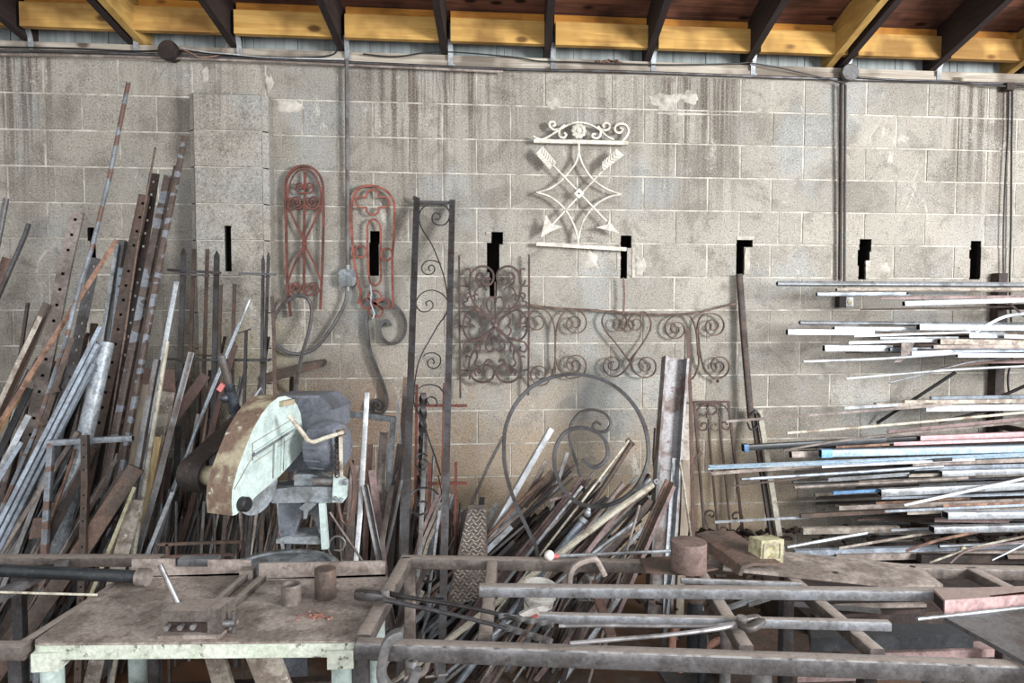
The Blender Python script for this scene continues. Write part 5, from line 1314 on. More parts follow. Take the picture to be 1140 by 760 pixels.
for i, (x, y, x2, y2, w_, m_) in enumerate(((1010, 571, 1140, 566, 4, 'dusty'), (1060, 576, 1140, 571, 3, 'yellow'), (1050, 563, 1140, 560, 4, 'rust_orange'), (985, 569, 1140, 562, 3, 'bluegrey'), (1110, 571, 1140, 570, 4, 'mint'))):
    rk('flat', x, y, x2, y2, w_, -.70-.01*i, m_, ('pale tan strip right above the lowest tier', 'yellowish thin strip above the lowest tier', 'orange-brown strip at the right just under the fourth tier', 'thin blue-grey strip near the top of the lowest tier', 'short mint green strip at the right edge above the lowest tier')[i])
# fifth tier
rk('rtube', 1052, 573, 1140, 572, 9, -.78, 'silver', 'stout silver tube with flat end, top right of the lowest tier', h_=.05)
rk('angle', 1042, 579, 1125, 580, 8, -.74, 'pink_brown', 'dark pinkish angle with slanted end under the stout silver tube')
rk('wood', 893, 590.5, 1000, 588.5, 7.5, -.60, 'dusty', 'pale tan plank end left in the lowest tier', h_=.03)
rk('rtube', 1037, 589, 1140, 586.5, 8.5, -.80, 'silver', 'silver tube with black open end in the lowest tier', h_=.045)
rk('flat', 992, 590, 1040, 588, 3, -.7, 'silver', 'thin silver strip linking the tan plank and the open silver tube')
rk('rod', 876, 609, 965, 593, 4.5, -.62, 'silver', 'dull silver rod slanting at the left of the lowest tier')
rk('flat', 934, 610, 1038, 592.5, 3, -.74, 'dusty', 'thin tan strip slanting right in the lowest tier')
rk('flat', 1009, 613, 1092, 591, 3.5, -.82, 'rust_orange', 'bowed rust-tan strip in front of the open silver tube', mid=[(1045, 601)], ext=0)
rk('flat', 1035, 626, 1140, 597, 2.4, -.88, 'cream', 'upper of two thin bowed strips at the lower right', mid=[(1085, 609)])
rk('flat', 1058, 626.5, 1140, 602, 2.2, -.90, 'pink_brown', 'lower of two thin bowed strips at the lower right', mid=[(1080, 612)])
rk('rod', 1104, 623.5, 1140, 606, 2.6, -.92, 'silver', 'short shiny rod pointing up at the right edge low down')
rk('pipe', 1045, 608, 1140, 604.5, 4.5, -.80, 'silver', 'slim silver pipe under the bowed rust-tan strip')
rk('flat', 884, 615, 1062, 610, 7, -.70, 'bluegrey', 'wide blue-silver flat bar at the left foot of the rack', h_=.03)
rk('flat', 930, 620, 1140, 615, 8, -.72, 'steel_brown', 'wide brown flat bar behind the upright wedge plate', h_=.03)
rk('flat', 1060, 609, 1140, 608, 7, -.66, 'bluegrey', 'blue-grey flat bar at the right foot of the rack', h_=.02)
rk('flat', 1023, 621, 1140, 622, 10, -.78, 'rust_dark', 'dark brown bar lying lowest behind the steel frame', h_=.04)
rk('tube', 1120, 620, 1140, 620, 7, -.86, 'rust', 'short rusty tube end at the right edge behind the frame')
bm = BM(); c = at(1073, 611, -.86); sph(bm, c, .015, 1.2, 1, .8, 10, 6); obj('yellow_fitting', bm, M['yellow'], None, 'small yellow fitting lodged in the lowest tier', 'fitting')
# fillers for the crowded tiers
r4 = random.Random(3)
GR = ('thin dull strips stacked on the rack', 'thin dull steel strip stacked between the longer rack stock')
fm = ['steel_brown', 'rust', 'steel', 'rust_dark', 'steel_dark', 'dusty', 'silver', 'rust_dark', 'rust']
for i in range(150):
    band = r4.random()
    if band < .12: y = r4.uniform(363, 392); x = r4.uniform(930, 1090); Y = -r4.uniform(.12, .24); sl_ = 0
    elif band < .70:
        y = r4.uniform(494, 572); x = r4.uniform(880, 1090)+max(0, (y-545))*1.5; Y = -r4.uniform(.12, .5); sl_ = -.035
    else: y = r4.uniform(576, 634); x = r4.uniform(925, 1100); Y = -r4.uniform(.12, .58); sl_ = -.01
    rk(r4.choice(('flat', 'flat', 'rtube', 'angle', 'pipe')), x, y, 1140, y+(1140-x)*sl_+r4.uniform(-2, 2), r4.uniform(1.8, 5), Y, r4.choice(fm), GR[1], group=GR[0])
# pale leg leaning left of the rack
t = thing('angled_leg', V((at(872, 640, -.45).x, -.45, 0)), 'pale chipped wooden leg leaning on the wall left of the rack', 'post')
a, b = at(845, 456, -.1), at(868, 600, -.38); f = b+(b-a)*(b.z/(a.z-b.z))
bm = BM(); sweep(bm, [a, b, f], rect(.032, .02)); obj('leg_front', bm, M['cream'], t)
bm = BM(); sweep(bm, [a+V((-.03, .03, 0)), b+V((-.03, .03, 0)), f+V((-.03, .03, 0))], rect(.03, .02)); obj('leg_back', bm, M['rust_dark'], t)
# ---------------------------------------------------------------- the saw table
TZ = .70
ta = lambda x, y, z=TZ: atz(x, y, z)
FL, FR, BL, BR = ta(33, 716), ta(396, 713), ta(141, 640), ta(434, 640)
base = V(((FL.x+FR.x)/2, (FL.y+BL.y)/2, 0))
T = thing('saw_table', base, 'low steel saw table with brown stained top and chipped mint-green edge', 'work table')
def rounded_quad(c, r, n=5):
    out = []
    for i in range(4):
        p, a, b = c[i], c[i-1], c[(i+1) % 4]
        u = (a-p).normalized()*r; v = (b-p).normalized()*r
        for k in range(n+1):
            s = k/n; out.append(p+u*(1-s)**2+v*s**2)
    return out
quad = [FL, FR, BR, BL]
bm = BM(); top = rounded_quad(quad, .035); prism(bm, top, V((0, 0, -.006))); bevel(bm, .002, 1); obj('table_top', bm, M['table'], T)
# cast mint rim under the plate
bm = BM(); o_ = [p+V((0, 0, -.007)) for p in top]; cen = sum(o_, V())/len(o_)
i_ = [cen+(p-cen)*.94 for p in o_]
def ring(z): return [bm.verts.new(V((p.x, p.y, p.z+z))) for p in o_], [bm.verts.new(V((p.x, p.y, p.z+z))) for p in i_]
a0, b0 = ring(0); a1, b1 = ring(-.040)
quadloop(bm, a0, a1); quadloop(bm, b1, b0); quadloop(bm, a1, b1); quadloop(bm, b0, a0)
obj('rim', bm, M['mint_rim'], T)
for (c, lab) in ((FL, 0), (FR, 1), (BR, 2), (BL, 3)):
    d = (cen-c); d.z = 0; d.normalize(); q = c+d*.05
    bm = BM(); boxm(bm, Matrix.Translation(V((q.x, q.y, TZ-.050))), V((.072, .068, .052))); bevel(bm, .016, 3); cb = obj('corner_casting', bm, M['mint_rim'], T)
    bm = BM(); cyl(bm, V((q.x, q.y, TZ-.07)), V((q.x, q.y, 0)), .030, 20); obj('leg', bm, M['mint'], T)
# lower brace, gussets seen under the rim
y_ = (FL.y+BL.y)/2
for (x0, x1, y0) in ((190, 232, 735), (245, 275, 733)):
    a = ta(x0, y0, TZ-.06); a.y = y_; b = V((a.x+(x1-x0)*.004, y_, .1))
    bm = BM(); sweep(bm, [V((a.x, y_, TZ-.05)), V((a.x+.14 if x0 < 200 else a.x+.2, y_+.05, .02))], rect(.06 if x0 < 200 else .10, .02)); obj('brace', bm, M['dusty'], T)
bm = BM(); a = V((FL.x+.05, y_+.1, .35)); b = V((FR.x-.05, y_+.1, .35)); sweep(bm, [a, b], rect(.05, .04)); obj('stretcher', bm, M['rust_dark'], T)
# fence plates along the back of the table top
def fence(pts, label, mat='steel_brown'):
    # pts: pixel loop on the fence's face; base pixel row lies on the table top
    yb = max(p[1] for p in pts); xb = sum(p[0] for p in pts)/len(pts)
    Y = ta(xb, yb).y
    bm = BM(); prism(bm, [at(x, y, Y) for x, y in pts], V((0, .010, 0))); bevel(bm, .0015, 1)
    A = at(min(p[0] for p in pts), yb, Y); B = at(max(p[0] for p in pts), yb, Y)
    box(bm, (A.x, Y, TZ+.0005), (B.x, Y+.04, TZ+.008))
    obj('fence_angle', bm, M[mat], None, label, 'angle iron')
fence([(146.5, 622), (194, 622.5), (194, 631), (231, 631), (231, 623), (279, 623.5), (279, 641), (147, 642)], 'rusty fence angle with a rectangular notch on the back left of the saw table')
fence([(288, 627), (429, 624.5), (429, 643), (288, 644)], 'plain rusty fence angle on the back right of the saw table')
bm = BM(); a = ta(150, 632, .72); box(bm, (at(190, 634, ta(190, 641).y).x, ta(190, 641).y+.06, TZ), (at(235, 634, ta(190, 641).y).x, ta(190, 641).y+.1, TZ+.035)); obj('steel_block', bm, M['silver'], None, 'small bright block behind the notch of the rusty fence angle', 'metal block')
# vise on the table
vz = TZ
V0 = ta(180, 711); V1 = ta(236, 711); kx = (V1-V0)
t = thing('bench_vise', V(((V0.x+V1.x)/2, V0.y+.04, TZ)), 'small grey-brown clamp vise bolted near the front of the saw table', 'vise')
def tb(px, py, z): return atz(px, py, z)
ux = V((1, 0, 0)); uy = (BL-FL); uy.z = 0; uy.normalize(); uyr = (BR-FR); uyr.z = 0; uyr.normalize()
def vbox(name, p0, p1, z0, z1, dep, mat, bev=.004, skew=None):
    a = V(p0); b = V(p1); d = (skew or V((.25, 1, 0))).normalized()*dep
    bm = BM(); prism(bm, [V((a.x, a.y, z0)), V((b.x, b.y, z0)), V((b.x, b.y, z0))+d, V((a.x, a.y, z0))+d], V((0, 0, z1-z0))); bevel(bm, bev, 2); return obj(name, bm, M[mat], t)
vbox('base_plate', V0+V((-.01, -.003, 0)), V1+V((.02, 0, 0)), vz, vz+.010, .10, 'steel_brown')
vbox('body', V0+V((.01, .02, 0)), V1+V((-.01, .02, 0)), vz+.012, vz+.05, .06, 'rust_dark')
vbox('jaw_block', V0+V((0, .0, 0)), V1+V((-.008, .0, 0)), vz+.05, vz+.080, .085, 'rail_brown', .006)
vbox('moving_jaw', V1+V((-.015, .01, 0)), V1+V((.02, .01, 0)), vz+.012, vz+.082, .08, 'rail_brown', .005)
for dx in (.012, .05, .085):
    bm = BM(); c = V0+V((dx, -.002, .03)); cyl(bm, c, c+V((.0, .03, 0)), .008, 12); obj('bolt', bm, M['chrome'], t)
bm = BM(); c = V1+V((.02, .03, .03)); cyl(bm, c, c+V((.035, 0, 0)), .012, 12); cyl(bm, c+V((.03, 0, -.028)), c+V((.03, 0, .034)), .005, 10); obj('screw_handle', bm, M['chrome'], t)
bm = BM(); a = tb(198, 671, TZ+.080); b = at(178, 628, a.y+.01); cyl(bm, a, b, .0075, 12); o = obj('lever_rod', bm, M['chrome'], t, 'bright polished lever rod')
bm = BM(); cyl(bm, a+V((0, 0, -.012)), a+V((0, 0, .004)), .012, 12); obj('rod_socket', bm, M['steel'], t)
# two slide bars running back
def slide(x0, y0, x1, y1, label, w_, h):
    a, b = ta(x0, y0, TZ+h), ta(x1, y1, TZ+h); bm = BM(); sweep(bm, [a, b], rrect(w_, h*1.0, .003), hint=V((0, 0, 1)))
    t2 = thing('slide_bar', V((b.x, b.y, TZ)), label, 'metal bar')
    for v in bm.verts: v.co.z -= h*.5
    obj('bar', bm, M['rail_brown'], t2)
    bm = BM(); c = b+V((0, -.01, -h*.2)); boxm(bm, Matrix.Translation(c), V((.045, .045, h*1.6))); bevel(bm, .008, 2); obj('end_block', bm, M['steel_brown'], t2)
slide(239, 668, 277, 635, 'left of two brown slide bars running back from the vise', .022, .020)
slide(247, 680, 297, 636, 'right of two brown slide bars running back from the vise', .026, .018)
# cup, cylinder, crumbs
def stand_cyl(name, px, pyb, wpx, hpx, mat, label, cat, hollow=False, z=TZ, bev=.003):
    c = ta(px, pyb, z); k = mpp(c); r = wpx*k/2; c = c+V((0, r*.9, 0)); h = hpx*k
    bm = BM()
    prof = [(0, r*.97), (.002, r), (h-.003, r), (h, r*.97)]
    if hollow: prof += [(h, r*.86), (h*.35, r*.84), (h*.3, .0001)]
    lathe(bm, V((c.x, c.y, z)), V((0, 0, 1)), prof, 32)
    return obj(name, bm, M[mat], None, label, cat)
stand_cyl('steel_cup', 322, 675, 22, 22, 'steel_brown', 'short open steel tube cup on the saw table', 'cup', True)
stand_cyl('steel_cylinder', 360.5, 669, 24, 33, 'rust', 'taller solid rusty cylinder standing beside the open cup on the saw table', 'metal cylinder')
bm = BM()
for i in range(46):
    p = ta(324+rnd.betavariate(2, 2)*46, 686+rnd.gauss(0, 2.2)); s = rnd.uniform(.002, .007)
    boxm(bm, Matrix.Translation(p+V((0, 0, s*.3))) @ Matrix.Rotation(rnd.uniform(0, 3), 4, 'Z') @ Matrix.Rotation(rnd.uniform(-.5, .5), 4, 'X'), V((s*1.5, s, s*.8)))
obj('rust_crumbs', bm, M['rust_orange'] if 0 else metal('fresh_orange_rust', (150, 88, 62), (128, 74, 54), .4, 40, .8, 0), None, 'orange rust crumbs scattered on the saw table below the cups', 'rust crumbs', kind='stuff')
# ---------------------------------------------------------------- bench frame at the far left
LZ = .70
t = thing('side_frame', V((ta(-30, 700).x, ta(-30, 700).y, 0)), 'brown square-tube bench frame at the far left, touching the saw table', 'metal frame')
def rail(t, nm, p, q, w_, h, mat, hint=V((0, 0, 1))):
    bm = BM(); p = V(p)-V((0, 0, h/2)); q = V(q)-V((0, 0, h/2)); sweep(bm, [p, q], rrect(w_, h, min(w_, h)*.14), hint=hint); return obj(nm, bm, M[mat], t)
rail(t, 'back_rail', ta(-90, 618.5), ta(181, 618.5), .05, .035, 'rail_brown')
rail(t, 'end_rail', ta(27, 713), ta(133, 646), .03, .035, 'rail_brown')
rail(t, 'front_rail', ta(-90, 716), ta(31, 716), .045, .04, 'rail_brown')
rail(t, 'diagonal_rail', ta(-20, 668), ta(70, 622), .045, .03, 'steel')
for (x, y) in ((20, 722), (-80, 722), (20, 623), (170, 623)):
    c = ta(x, y, LZ-.04); bm = BM(); sweep(bm, [c, V((c.x, c.y, 0))], rrect(.04, .04, .006)); obj('leg', bm, M['steel_dark'], t)
t = thing('flanged_pipe', ta(60, 640)+V((0, 0, .0)), 'black chipped pipe with a round flange end pointing right at the left edge', 'pipe')
a, b = ta(-80, 631, LZ+.035), ta(158, 642, LZ+.035)
bm = make_bar('pipe', [a, b], .042, None); obj('pipe_body', bm, M['black_paint'], t)
bm = BM(); d = (b-a).normalized(); cyl(bm, b-d*.012, b+d*.022, .029, 20); bevel(bm, .004, 2); obj('flange', bm, M['steel_brown'], t)
cable('thin_rod', [ta(-80, 657.5, LZ+.01), ta(0, 659, LZ+.01), ta(108, 662, LZ+.01)], .004, M['cream'], 'thin pale rod lying level below the black flanged pipe', 'metal rod', 1)
bm = BM(); a = ta(0, 648, LZ+.004); sweep(bm, [ta(-60, 640, LZ+.006), ta(56, 632, LZ+.006)], rect(.05, .01), hint=V((0, 0, 1))); obj('flat_bar', bm, M['rust_dark'], None, 'dark flat bar lying across the left bench frame', 'metal bar')
# ---------------------------------------------------------------- abrasive cut-off saw
Yd = -1.74
O = at(259, 574, Yd); k0 = mpp(O)
N = V((.906, -.42, 0)).normalized(); W = V((.42, .906, 0)).normalized(); Z = V((0, 0, 1))
def sl(w_, z, n=0): return O+W*w_+Z*z+N*n
gc = sl(.2, 0); 
S = thing('cutoff_saw', V((sl(.3, 0).x, sl(.3, 0).y, 0)), 'mint-green and blue-grey abrasive cut-off saw standing behind the saw table', 'power saw')
G = [(0, 0), (-.004, .05), (0, .09), (.027, .155), (.0615, .2125), (.1025, .275), (.155, .330), (.20, .36), (.246, .378), (.285, .378), (.325, .362), (.355, .335), (.375, .30), (.385, .25), (.387, .18), (.382, .148), (.31, .11), (.246, .08), (.137, .045), (.02, .0)]
bm = BM(); prism(bm, [sl(w_, z, 0) for w_, z in G], N*-.11); bevel(bm, .006, 2, 50)
for f in bm.faces: f.material_index = 0 if f.calc_center_median().dot(N) > (O.dot(N)-.012) else 1
o = obj('blade_guard', bm, [M['mint'], M['mint_rust']], S, 'mint-green blade guard with rusty cream edge')
# pressed ribs and panel lines on the guard
def grib(p, q, wd, d, mat, nm='guard_rib'):
    bm = BM(); sweep(bm, [sl(p[0], p[1], .002), sl(q[0], q[1], .002)], rect(wd, d), hint=N); obj(nm, bm, M[mat], o)
def zz(X, Y): return ((X-300)*.001367, (545-Y)*.000847)
grib(zz(372, 322), zz(555, 250), .010, .016, 'saw_grey'); grib(zz(378, 312), zz(553, 240), .007, .012, 'mint')
grib(zz(463, 292), zz(455, 450), .010, .008, 'mint'); grib(zz(492, 280), zz(484, 436), .010, .008, 'mint')
for a, b in (((374, 272), (548, 205)), ((374, 272), (374, 345)), ((374, 355), (553, 285)), ((372, 330), (305, 440)), ((455, 300), (450, 448)), ((500, 276), (494, 430))): grib(zz(*a), zz(*b), .0014, .002, 'steel_brown', 'panel_line')
bm = BM(); c = sl(*zz(505, 128), .01); boxm(bm, Matrix.Translation(c) @ Matrix((W, N, Z)).transposed().to_4x4(), V((.062, .022, .020))); bevel(bm, .006, 2); obj('latch', bm, M['mint_rust'], o)
bm = BM(); c = sl(*zz(332, 510), 0); lathe(bm, c, N, [(0, .026), (.024, .026), (.03, .020)], 18); obj('spindle_knob', bm, M['black'], S)
bm = BM(); c = sl(*zz(592, 364), -.01); lathe(bm, c, N, [(0, .022), (.03, .022), (.035, .016)], 16); obj('bolt_head', bm, M['steel_dark'], S)
# blade
bm = BM(); c = sl(.138, .080, -.018); lathe(bm, c, N, [(-.003, .115), (.003, .115)], 48); obj('abrasive_blade', bm, M['saw_grey'], S, 'grey abrasive cutting disc')
# spindle housing and belt on the far side
c = sl(.10, .10, -.11); bm = BM(); lathe(bm, c, -N, [(0, .040), (.06, .040), (.065, .036), (.17, .036)], 24); obj('spindle_housing', bm, M['mint_rust'], S)
bm = BM(); lathe(bm, sl(.10, .10, -.205), -N, [(0, .030), (.05, .030)], 20); obj('pulley', bm, M['rust_dark'], S)
def belt_loop(r1, c1, r2_, c2, n):
    out = []
    d = math.atan2(c2[1]-c1[1], c2[0]-c1[0])
    for k in range(13): a = d+math.pi/2+math.pi*k/12; out.append(sl(c1[0]+r1*math.cos(a), c1[1]+r1*math.sin(a), n))
    for k in range(13): a = d-math.pi/2+math.pi*k/12; out.append(sl(c2[0]+r2_*math.cos(a), c2[1]+r2_*math.sin(a), n))
    return out
lp_ = belt_loop(.062, (.10, .10), .07, (.46, .27), -.235); bm = BM(); P_ = cr_path(lp_, 1, True)[:-0 or None]
n_ = len(lp_)
cc = [sl(.28, .185, -.235)]
rings = []
for i, p in enumerate(lp_):
    tt = (lp_[(i+1) % n_]-lp_[i-1]).normalized(); nn = tt.cross(N).normalized()
    rings.append([bm.verts.new(p+N*a+nn*b) for a, b in ((-.05, -.003), (.05, -.003), (.05, .003), (-.05, .003))])
for i in range(n_): quadloop(bm, rings[i], rings[(i+1) % n_])
obj('belt_cover', bm, M['rust_dark'], S, 'dark rusty belt cover loop')
# motor with boxy hood
mc = sl(.50, .255, -.02)
bm = BM(); mcc = at(366, 496, Yd+.30); lathe(bm, mcc-N*.06, N, [(0, .085), (.01, .096), (.07, .098), (.095, .095), (.112, .085), (.12, .055), (.125, .02)], 36); obj('motor', bm, M['saw_blue'], S)
for i in range(5):
    bm = BM(); a = -.9+i*.45; q = mcc+W*(-math.cos(a)*.097)+Z*(math.sin(a)*.097); sweep(bm, [q-N*.05, q+N*.02], rect(.006, .006), hint=Z); obj('cooling_rib', bm, M['saw_blue'], S)
hd = [(.29, .405), (.50, .405), (.50, .40), (.56, .36), (.56, .25), (.40, .13), (.29, .13)]
def hz(X, Y): # zoom pixels -> point on hood face plane parallel to wall
    return at(180+X/3.8, 430+Y/3.8, Yd+.46)
bm = BM(); F_ = [hz(x, y) for x, y in ((460, 48), (662, 45), (722, 92), (720, 180), (640, 175), (640, 360), (520, 360), (456, 180))]
prism(bm, F_, V((.05, .16, 0))); bevel(bm, .006, 2); obj('motor_hood', bm, M['saw_blue'], S)
bm = BM(); prism(bm, [hz(x, y)+V((0, -.004, 0)) for x, y in ((458, 40), (664, 38), (666, 50), (458, 52))], V((.05, .17, 0))); bevel(bm, .002, 1); obj('hood_lid', bm, M['saw_blue'], S)
bm = BM(); prism(bm, [hz(x, y)+V((0, -.002, 0)) for x, y in ((664, 38), (726, 90), (724, 98), (664, 52))], V((.05, .17, 0))); bevel(bm, .002, 1); obj('hood_slope', bm, M['saw_blue'], S)
# handle rod
hp = lambda X, Y, yy: at(180+X/3.8, 430+Y/3.8, yy)
bm = BM(); tube(bm, cr_path([hp(538, 125, Yd+.17), hp(560, 150, Yd+.165), hp(595, 195, Yd+.16), hp(630, 235, Yd+.16), hp(690, 218, Yd+.16), hp(770, 192, Yd+.17)], 3), .008, 10); obj('handle_rod', bm, M['cream'], S)
bm = BM(); cyl(bm, hp(740, 200, Yd+.17), hp(778, 190, Yd+.18), .012, 12); obj('rod_clevis', bm, M['rust'], S)
bm = BM(); sweep(bm, [hp(757, 200, Yd+.18), hp(760, 385, Yd+.22)], rect(.013, .010)); obj('link_bar', bm, M['cream'], S)
bm = BM()
for i in range(14):
    c = hp(742, 215+i*12, Yd+.20); tube(bm, [c+V((math.cos(a)*.008*(1 if i % 2 else .3), math.sin(a)*.008*(.3 if i % 2 else 1), math.sin(a)*.013)) for a in [q*6.283/8 for q in range(8)]], .003, 6, True)
obj('chain', bm, M['black_iron'], S)
# arm casting, cheek plates, pedestal
def cast(name, pts, yy, dep, mat, bev=.008, dx=.0):
    bm = BM(); prism(bm, [hp(x, y, yy) for x, y in pts], V((dx, dep, 0))); bevel(bm, bev, 2, 25); return obj(name, bm, M[mat], S)
cast('arm_casting', [(440, 440), (560, 425), (722, 425), (732, 455), (722, 492), (470, 494), (445, 480)], Yd+.26, .12, 'saw_grey', .01)
cast('arm_neck', [(560, 372), (640, 372), (700, 395), (705, 430), (560, 430)], Yd+.28, .08, 'saw_grey')
cast('cheek_plate', [(726, 372), (760, 378), (788, 400), (782, 470), (765, 492), (722, 490)], Yd+.245, .02, 'mint', .003)
for (x, y, r_) in ((778, 402, .012), (735, 472, .008), (760, 478, .008)):
    bm = BM(); lathe(bm, hp(x, y, Yd+.245), V((0, -1, 0)), [(0, r_), (.012, r_), (.014, r_*.7)], 12); obj('cheek_bolt', bm, M['saw_grey'], S)
bm = BM(); a = hp(640, 402, Yd+.27); cyl(bm, a, hp(725, 402, Yd+.27), .018, 14); obj('pivot_shaft', bm, M['steel'], S)
cast('pedestal', [(492, 494), (592, 494), (585, 560), (560, 640), (500, 640), (498, 560)], Yd+.28, .10, 'saw_blue', .01)
cast('pedestal_rib', [(592, 500), (660, 500), (680, 560), (690, 625), (672, 640), (650, 575), (620, 530), (585, 520)], Yd+.30, .07, 'saw_grey', .004)
cast('leg_strut', [(664, 496), (690, 494), (704, 688), (676, 690)], Yd+.25, .03, 'mint', .003)
cast('stop_bracket', [(580, 515), (610, 490), (655, 498), (620, 530), (612, 560), (598, 560), (600, 528)], Yd+.235, .015, 'saw_grey', .002)
# dusty clutter ledge and turntable base
cast('base_block', [(484, 646), (540, 630), (560, 638), (660, 634), (676, 655), (670, 668), (484, 664)], Yd+.26, .12, 'saw_grey', .012)
BZ = .65
bc = atz(308, 637, BZ); kk = mpp(bc)
Rb = 68*kk
ctr = V((bc.x, atz(313, 610, BZ).y-Rb*.98, 0))
bm = BM(); lathe(bm, V((ctr.x, ctr.y, BZ-.06)), Z, [(0, Rb*.96), (.01, Rb), (.045, Rb), (.052, Rb*.985), (.06, Rb*.93), (.06, Rb*.84), (.052, Rb*.83), (.052, Rb*.7), (.06, Rb*.69), (.06, Rb*.4)], 64); obj('turntable', bm, M['saw_grey'], S)
bm = BM(); lathe(bm, V((ctr.x, ctr.y, BZ-.02)), Z, [(0, .05), (.03, .05), (.05, .04)], 32); obj('pedestal_hub', bm, M['saw_grey'], S)
bm = BM(); lathe(bm, V((ctr.x, ctr.y, 0)), Z, [(0, .20), (.02, .20), (.03, .1), (BZ-.06, .09)], 32); obj('base_column', bm, M['saw_blue'], S)
# taped handle bar behind the saw
t = thing('taped_handle', at(258, 462, Yd+.28), 'grey pipe handle wrapped in dark tape with a red switch, above the saw guard', 'handle')
A, B_, Cc = at(246, 395, Yd+.20), at(255, 430, Yd+.24), at(264, 465, Yd+.28)
bm = BM(); cyl(bm, A, B_, .014, 16); obj('pipe_grip', bm, M['steel'], t)
bm = BM()
for i in range(9):
    c = B_.lerp(Cc, i/9-.1); d = B_.lerp(Cc, (i+1.3)/9-.1); cyl(bm, c, d, .021+.002*(i % 2), 14, .018)
obj('tape_wrap', bm, M['tape'], t)
bm = BM(); c = at(246.5, 431, Yd+.22); boxm(bm, Matrix.Translation(c) @ Matrix.Rotation(.6, 4, 'Y'), V((.018, .02, .028))); bevel(bm, .004, 2); obj('red_switch', bm, M['red'], t)
bm = BM(); sph(bm, at(250, 443, Yd+.23), .016); obj('switch_boot', bm, M['tape'], t)
# pointed rods at the saw top, coil of wire to its right
for i, (a, b, m_, lab) in enumerate((((290, 432), (274, 456), 'white', 'white pointed rod behind the top of the saw guard'), ((290, 430), (300, 453), 'steel', 'thin grey rod forming an upturned V with the white pointed rod'))):
    pa, pb = at(*a, Yd+.35), at(*b, Yd+.37); bm = BM(); sweep(bm, [pa, pb, pb+(pb-pa)*.6], circ(.008 if i == 0 else .004, 8), scale=[.35, 1, 1]); obj('pointed_rod', bm, M[m_], None, lab, 'metal rod')
bm = BM(); pts = []
for i in range(90):
    a = i*6.283/18; pts.append(at(384+9*math.cos(a)+i*.03, 545+38*math.sin(a)+i*.02, -1.25+.0012*i))
tube(bm, pts, .004, 6); obj('wire_coil', bm, M['rust_red'], None, 'tall loose coil of brown wire right of the saw motor', 'wire coil')
bm = BM(); tube(bm, cr_path([at(x, y, -1.3) for x, y in [(367, 570), (380, 590), (404, 625), (412, 645)]], 3), .005, 6); obj('leaning_rod', bm, M['steel_brown'], None, 'thin rod slanting down to the right behind the saw', 'metal rod')
bm = BM(); tube(bm, cr_path([at(x, y, -1.35) for x, y in [(372, 612), (380, 612), (384, 604), (380, 598), (373, 597), (367, 603), (366, 613), (372, 622)]], 4), .004, 6); obj('wire_curl', bm, M['steel'], None, 'small wire curl behind the table right of the saw base', 'wire')
# ---------------------------------------------------------------- long steel frame on the right
FZ = .72
fz = lambda x, y, z=FZ: atz(x, y, z)
t = thing('steel_workframe', V((fz(620, 680).x, fz(620, 680).y, 0)), 'long waist-high welded steel table frame without a top, on the right', 'work frame')
p_fl, p_bl = fz(398, 709), fz(452, 617)
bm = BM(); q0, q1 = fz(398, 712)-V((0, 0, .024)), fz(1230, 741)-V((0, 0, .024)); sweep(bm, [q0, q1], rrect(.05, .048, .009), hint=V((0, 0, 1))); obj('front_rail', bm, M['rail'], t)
rail(t, 'back_rail', fz(447, 619), fz(1230, 633), .045, .04, 'rail_brown')
rail(t, 'end_rail', fz(404, 706), fz(452, 620), .045, .04, 'rail_brown')
rail(t, 'cross_rail', fz(548, 624), fz(540, 706), .04, .036, 'rail_brown')
rail(t, 'cross_rail', fz(776, 628), fz(831, 718), .04, .036, 'rail_brown')
rail(t, 'cross_rail', fz(880, 640), fz(977, 722), .04, .036, 'rail_brown')
rail(t, 'cross_rail', fz(1080, 631), fz(1150, 666), .045, .036, 'rail_brown')
for x, y, nm, w_, m_ in ((402, 714, 'leg', .045, 'steel_dark'), (456, 622, 'leg', .042, 'steel_brown'), (876, 640, 'leg', .042, 'steel_dark'), (965, 740, 'leg', .04, 'steel_dark'), (1120, 636, 'leg', .04, 'steel_dark')):
    c = fz(x, y, FZ-.04); bm = BM(); sweep(bm, [c, V((c.x, c.y, 0))], rrect(w_, w_, .006)); obj(nm, bm, M[m_], t)
for x, y in ((848, 732), (1040, 738)):
    c = fz(x, y, FZ-.05); bm = BM(); cyl(bm, c, V((c.x, c.y, 0)), .028, 18); obj('leg', bm, M['steel'], t)
# things lying on the frame
def lay(kind, x0, y0, x1, y1, w_, h, mat, label, z=None, cat=None, name=None, extra=0, roll=0):
    zt_ = (z if z is not None else FZ)+h
    a, b = atz(x0, y0, zt_), atz(x1, y1, zt_)
    if extra: b = b+(b-a).normalized()*extra
    a = a-V((0, 0, h/2)); b = b-V((0, 0, h/2))
    if kind in ('tube', 'rtube'): bm = BM(); e = .003; sweep(bm, [a, b], rrect(w_, h, .006), hint=V((0, 0, 1)), roll=roll, inner=rrect(w_-2*e, h-2*e, .004))
    elif kind == 'rod': bm = BM(); sweep(bm, [a, b], circ(h/2, 12), hint=V((0, 0, 1)))
    elif kind == 'pipe': bm = make_bar('pipe', [a, b], h, None)
    elif kind == 'angle': bm = BM(); e = .005; sweep(bm, [a, b], [(-w_/2, -h/2), (w_/2, -h/2), (w_/2, -h/2+e), (-w_/2+e, -h/2+e), (-w_/2+e, h/2), (-w_/2, h/2)], hint=V((0, 0, 1)))
    else: bm = BM(); sweep(bm, [a, b], rect(w_, h), hint=V((0, 0, 1)))
    n2, c2 = KIND.get(kind, KIND['flat'])
    return obj(name or n2, bm, M[mat], None, label, cat or c2)
lay('rtube', 534, 651, 1180, 657, .045, .032, 'rail_light', 'long straight tube lying highest across the whole frame', z=FZ)
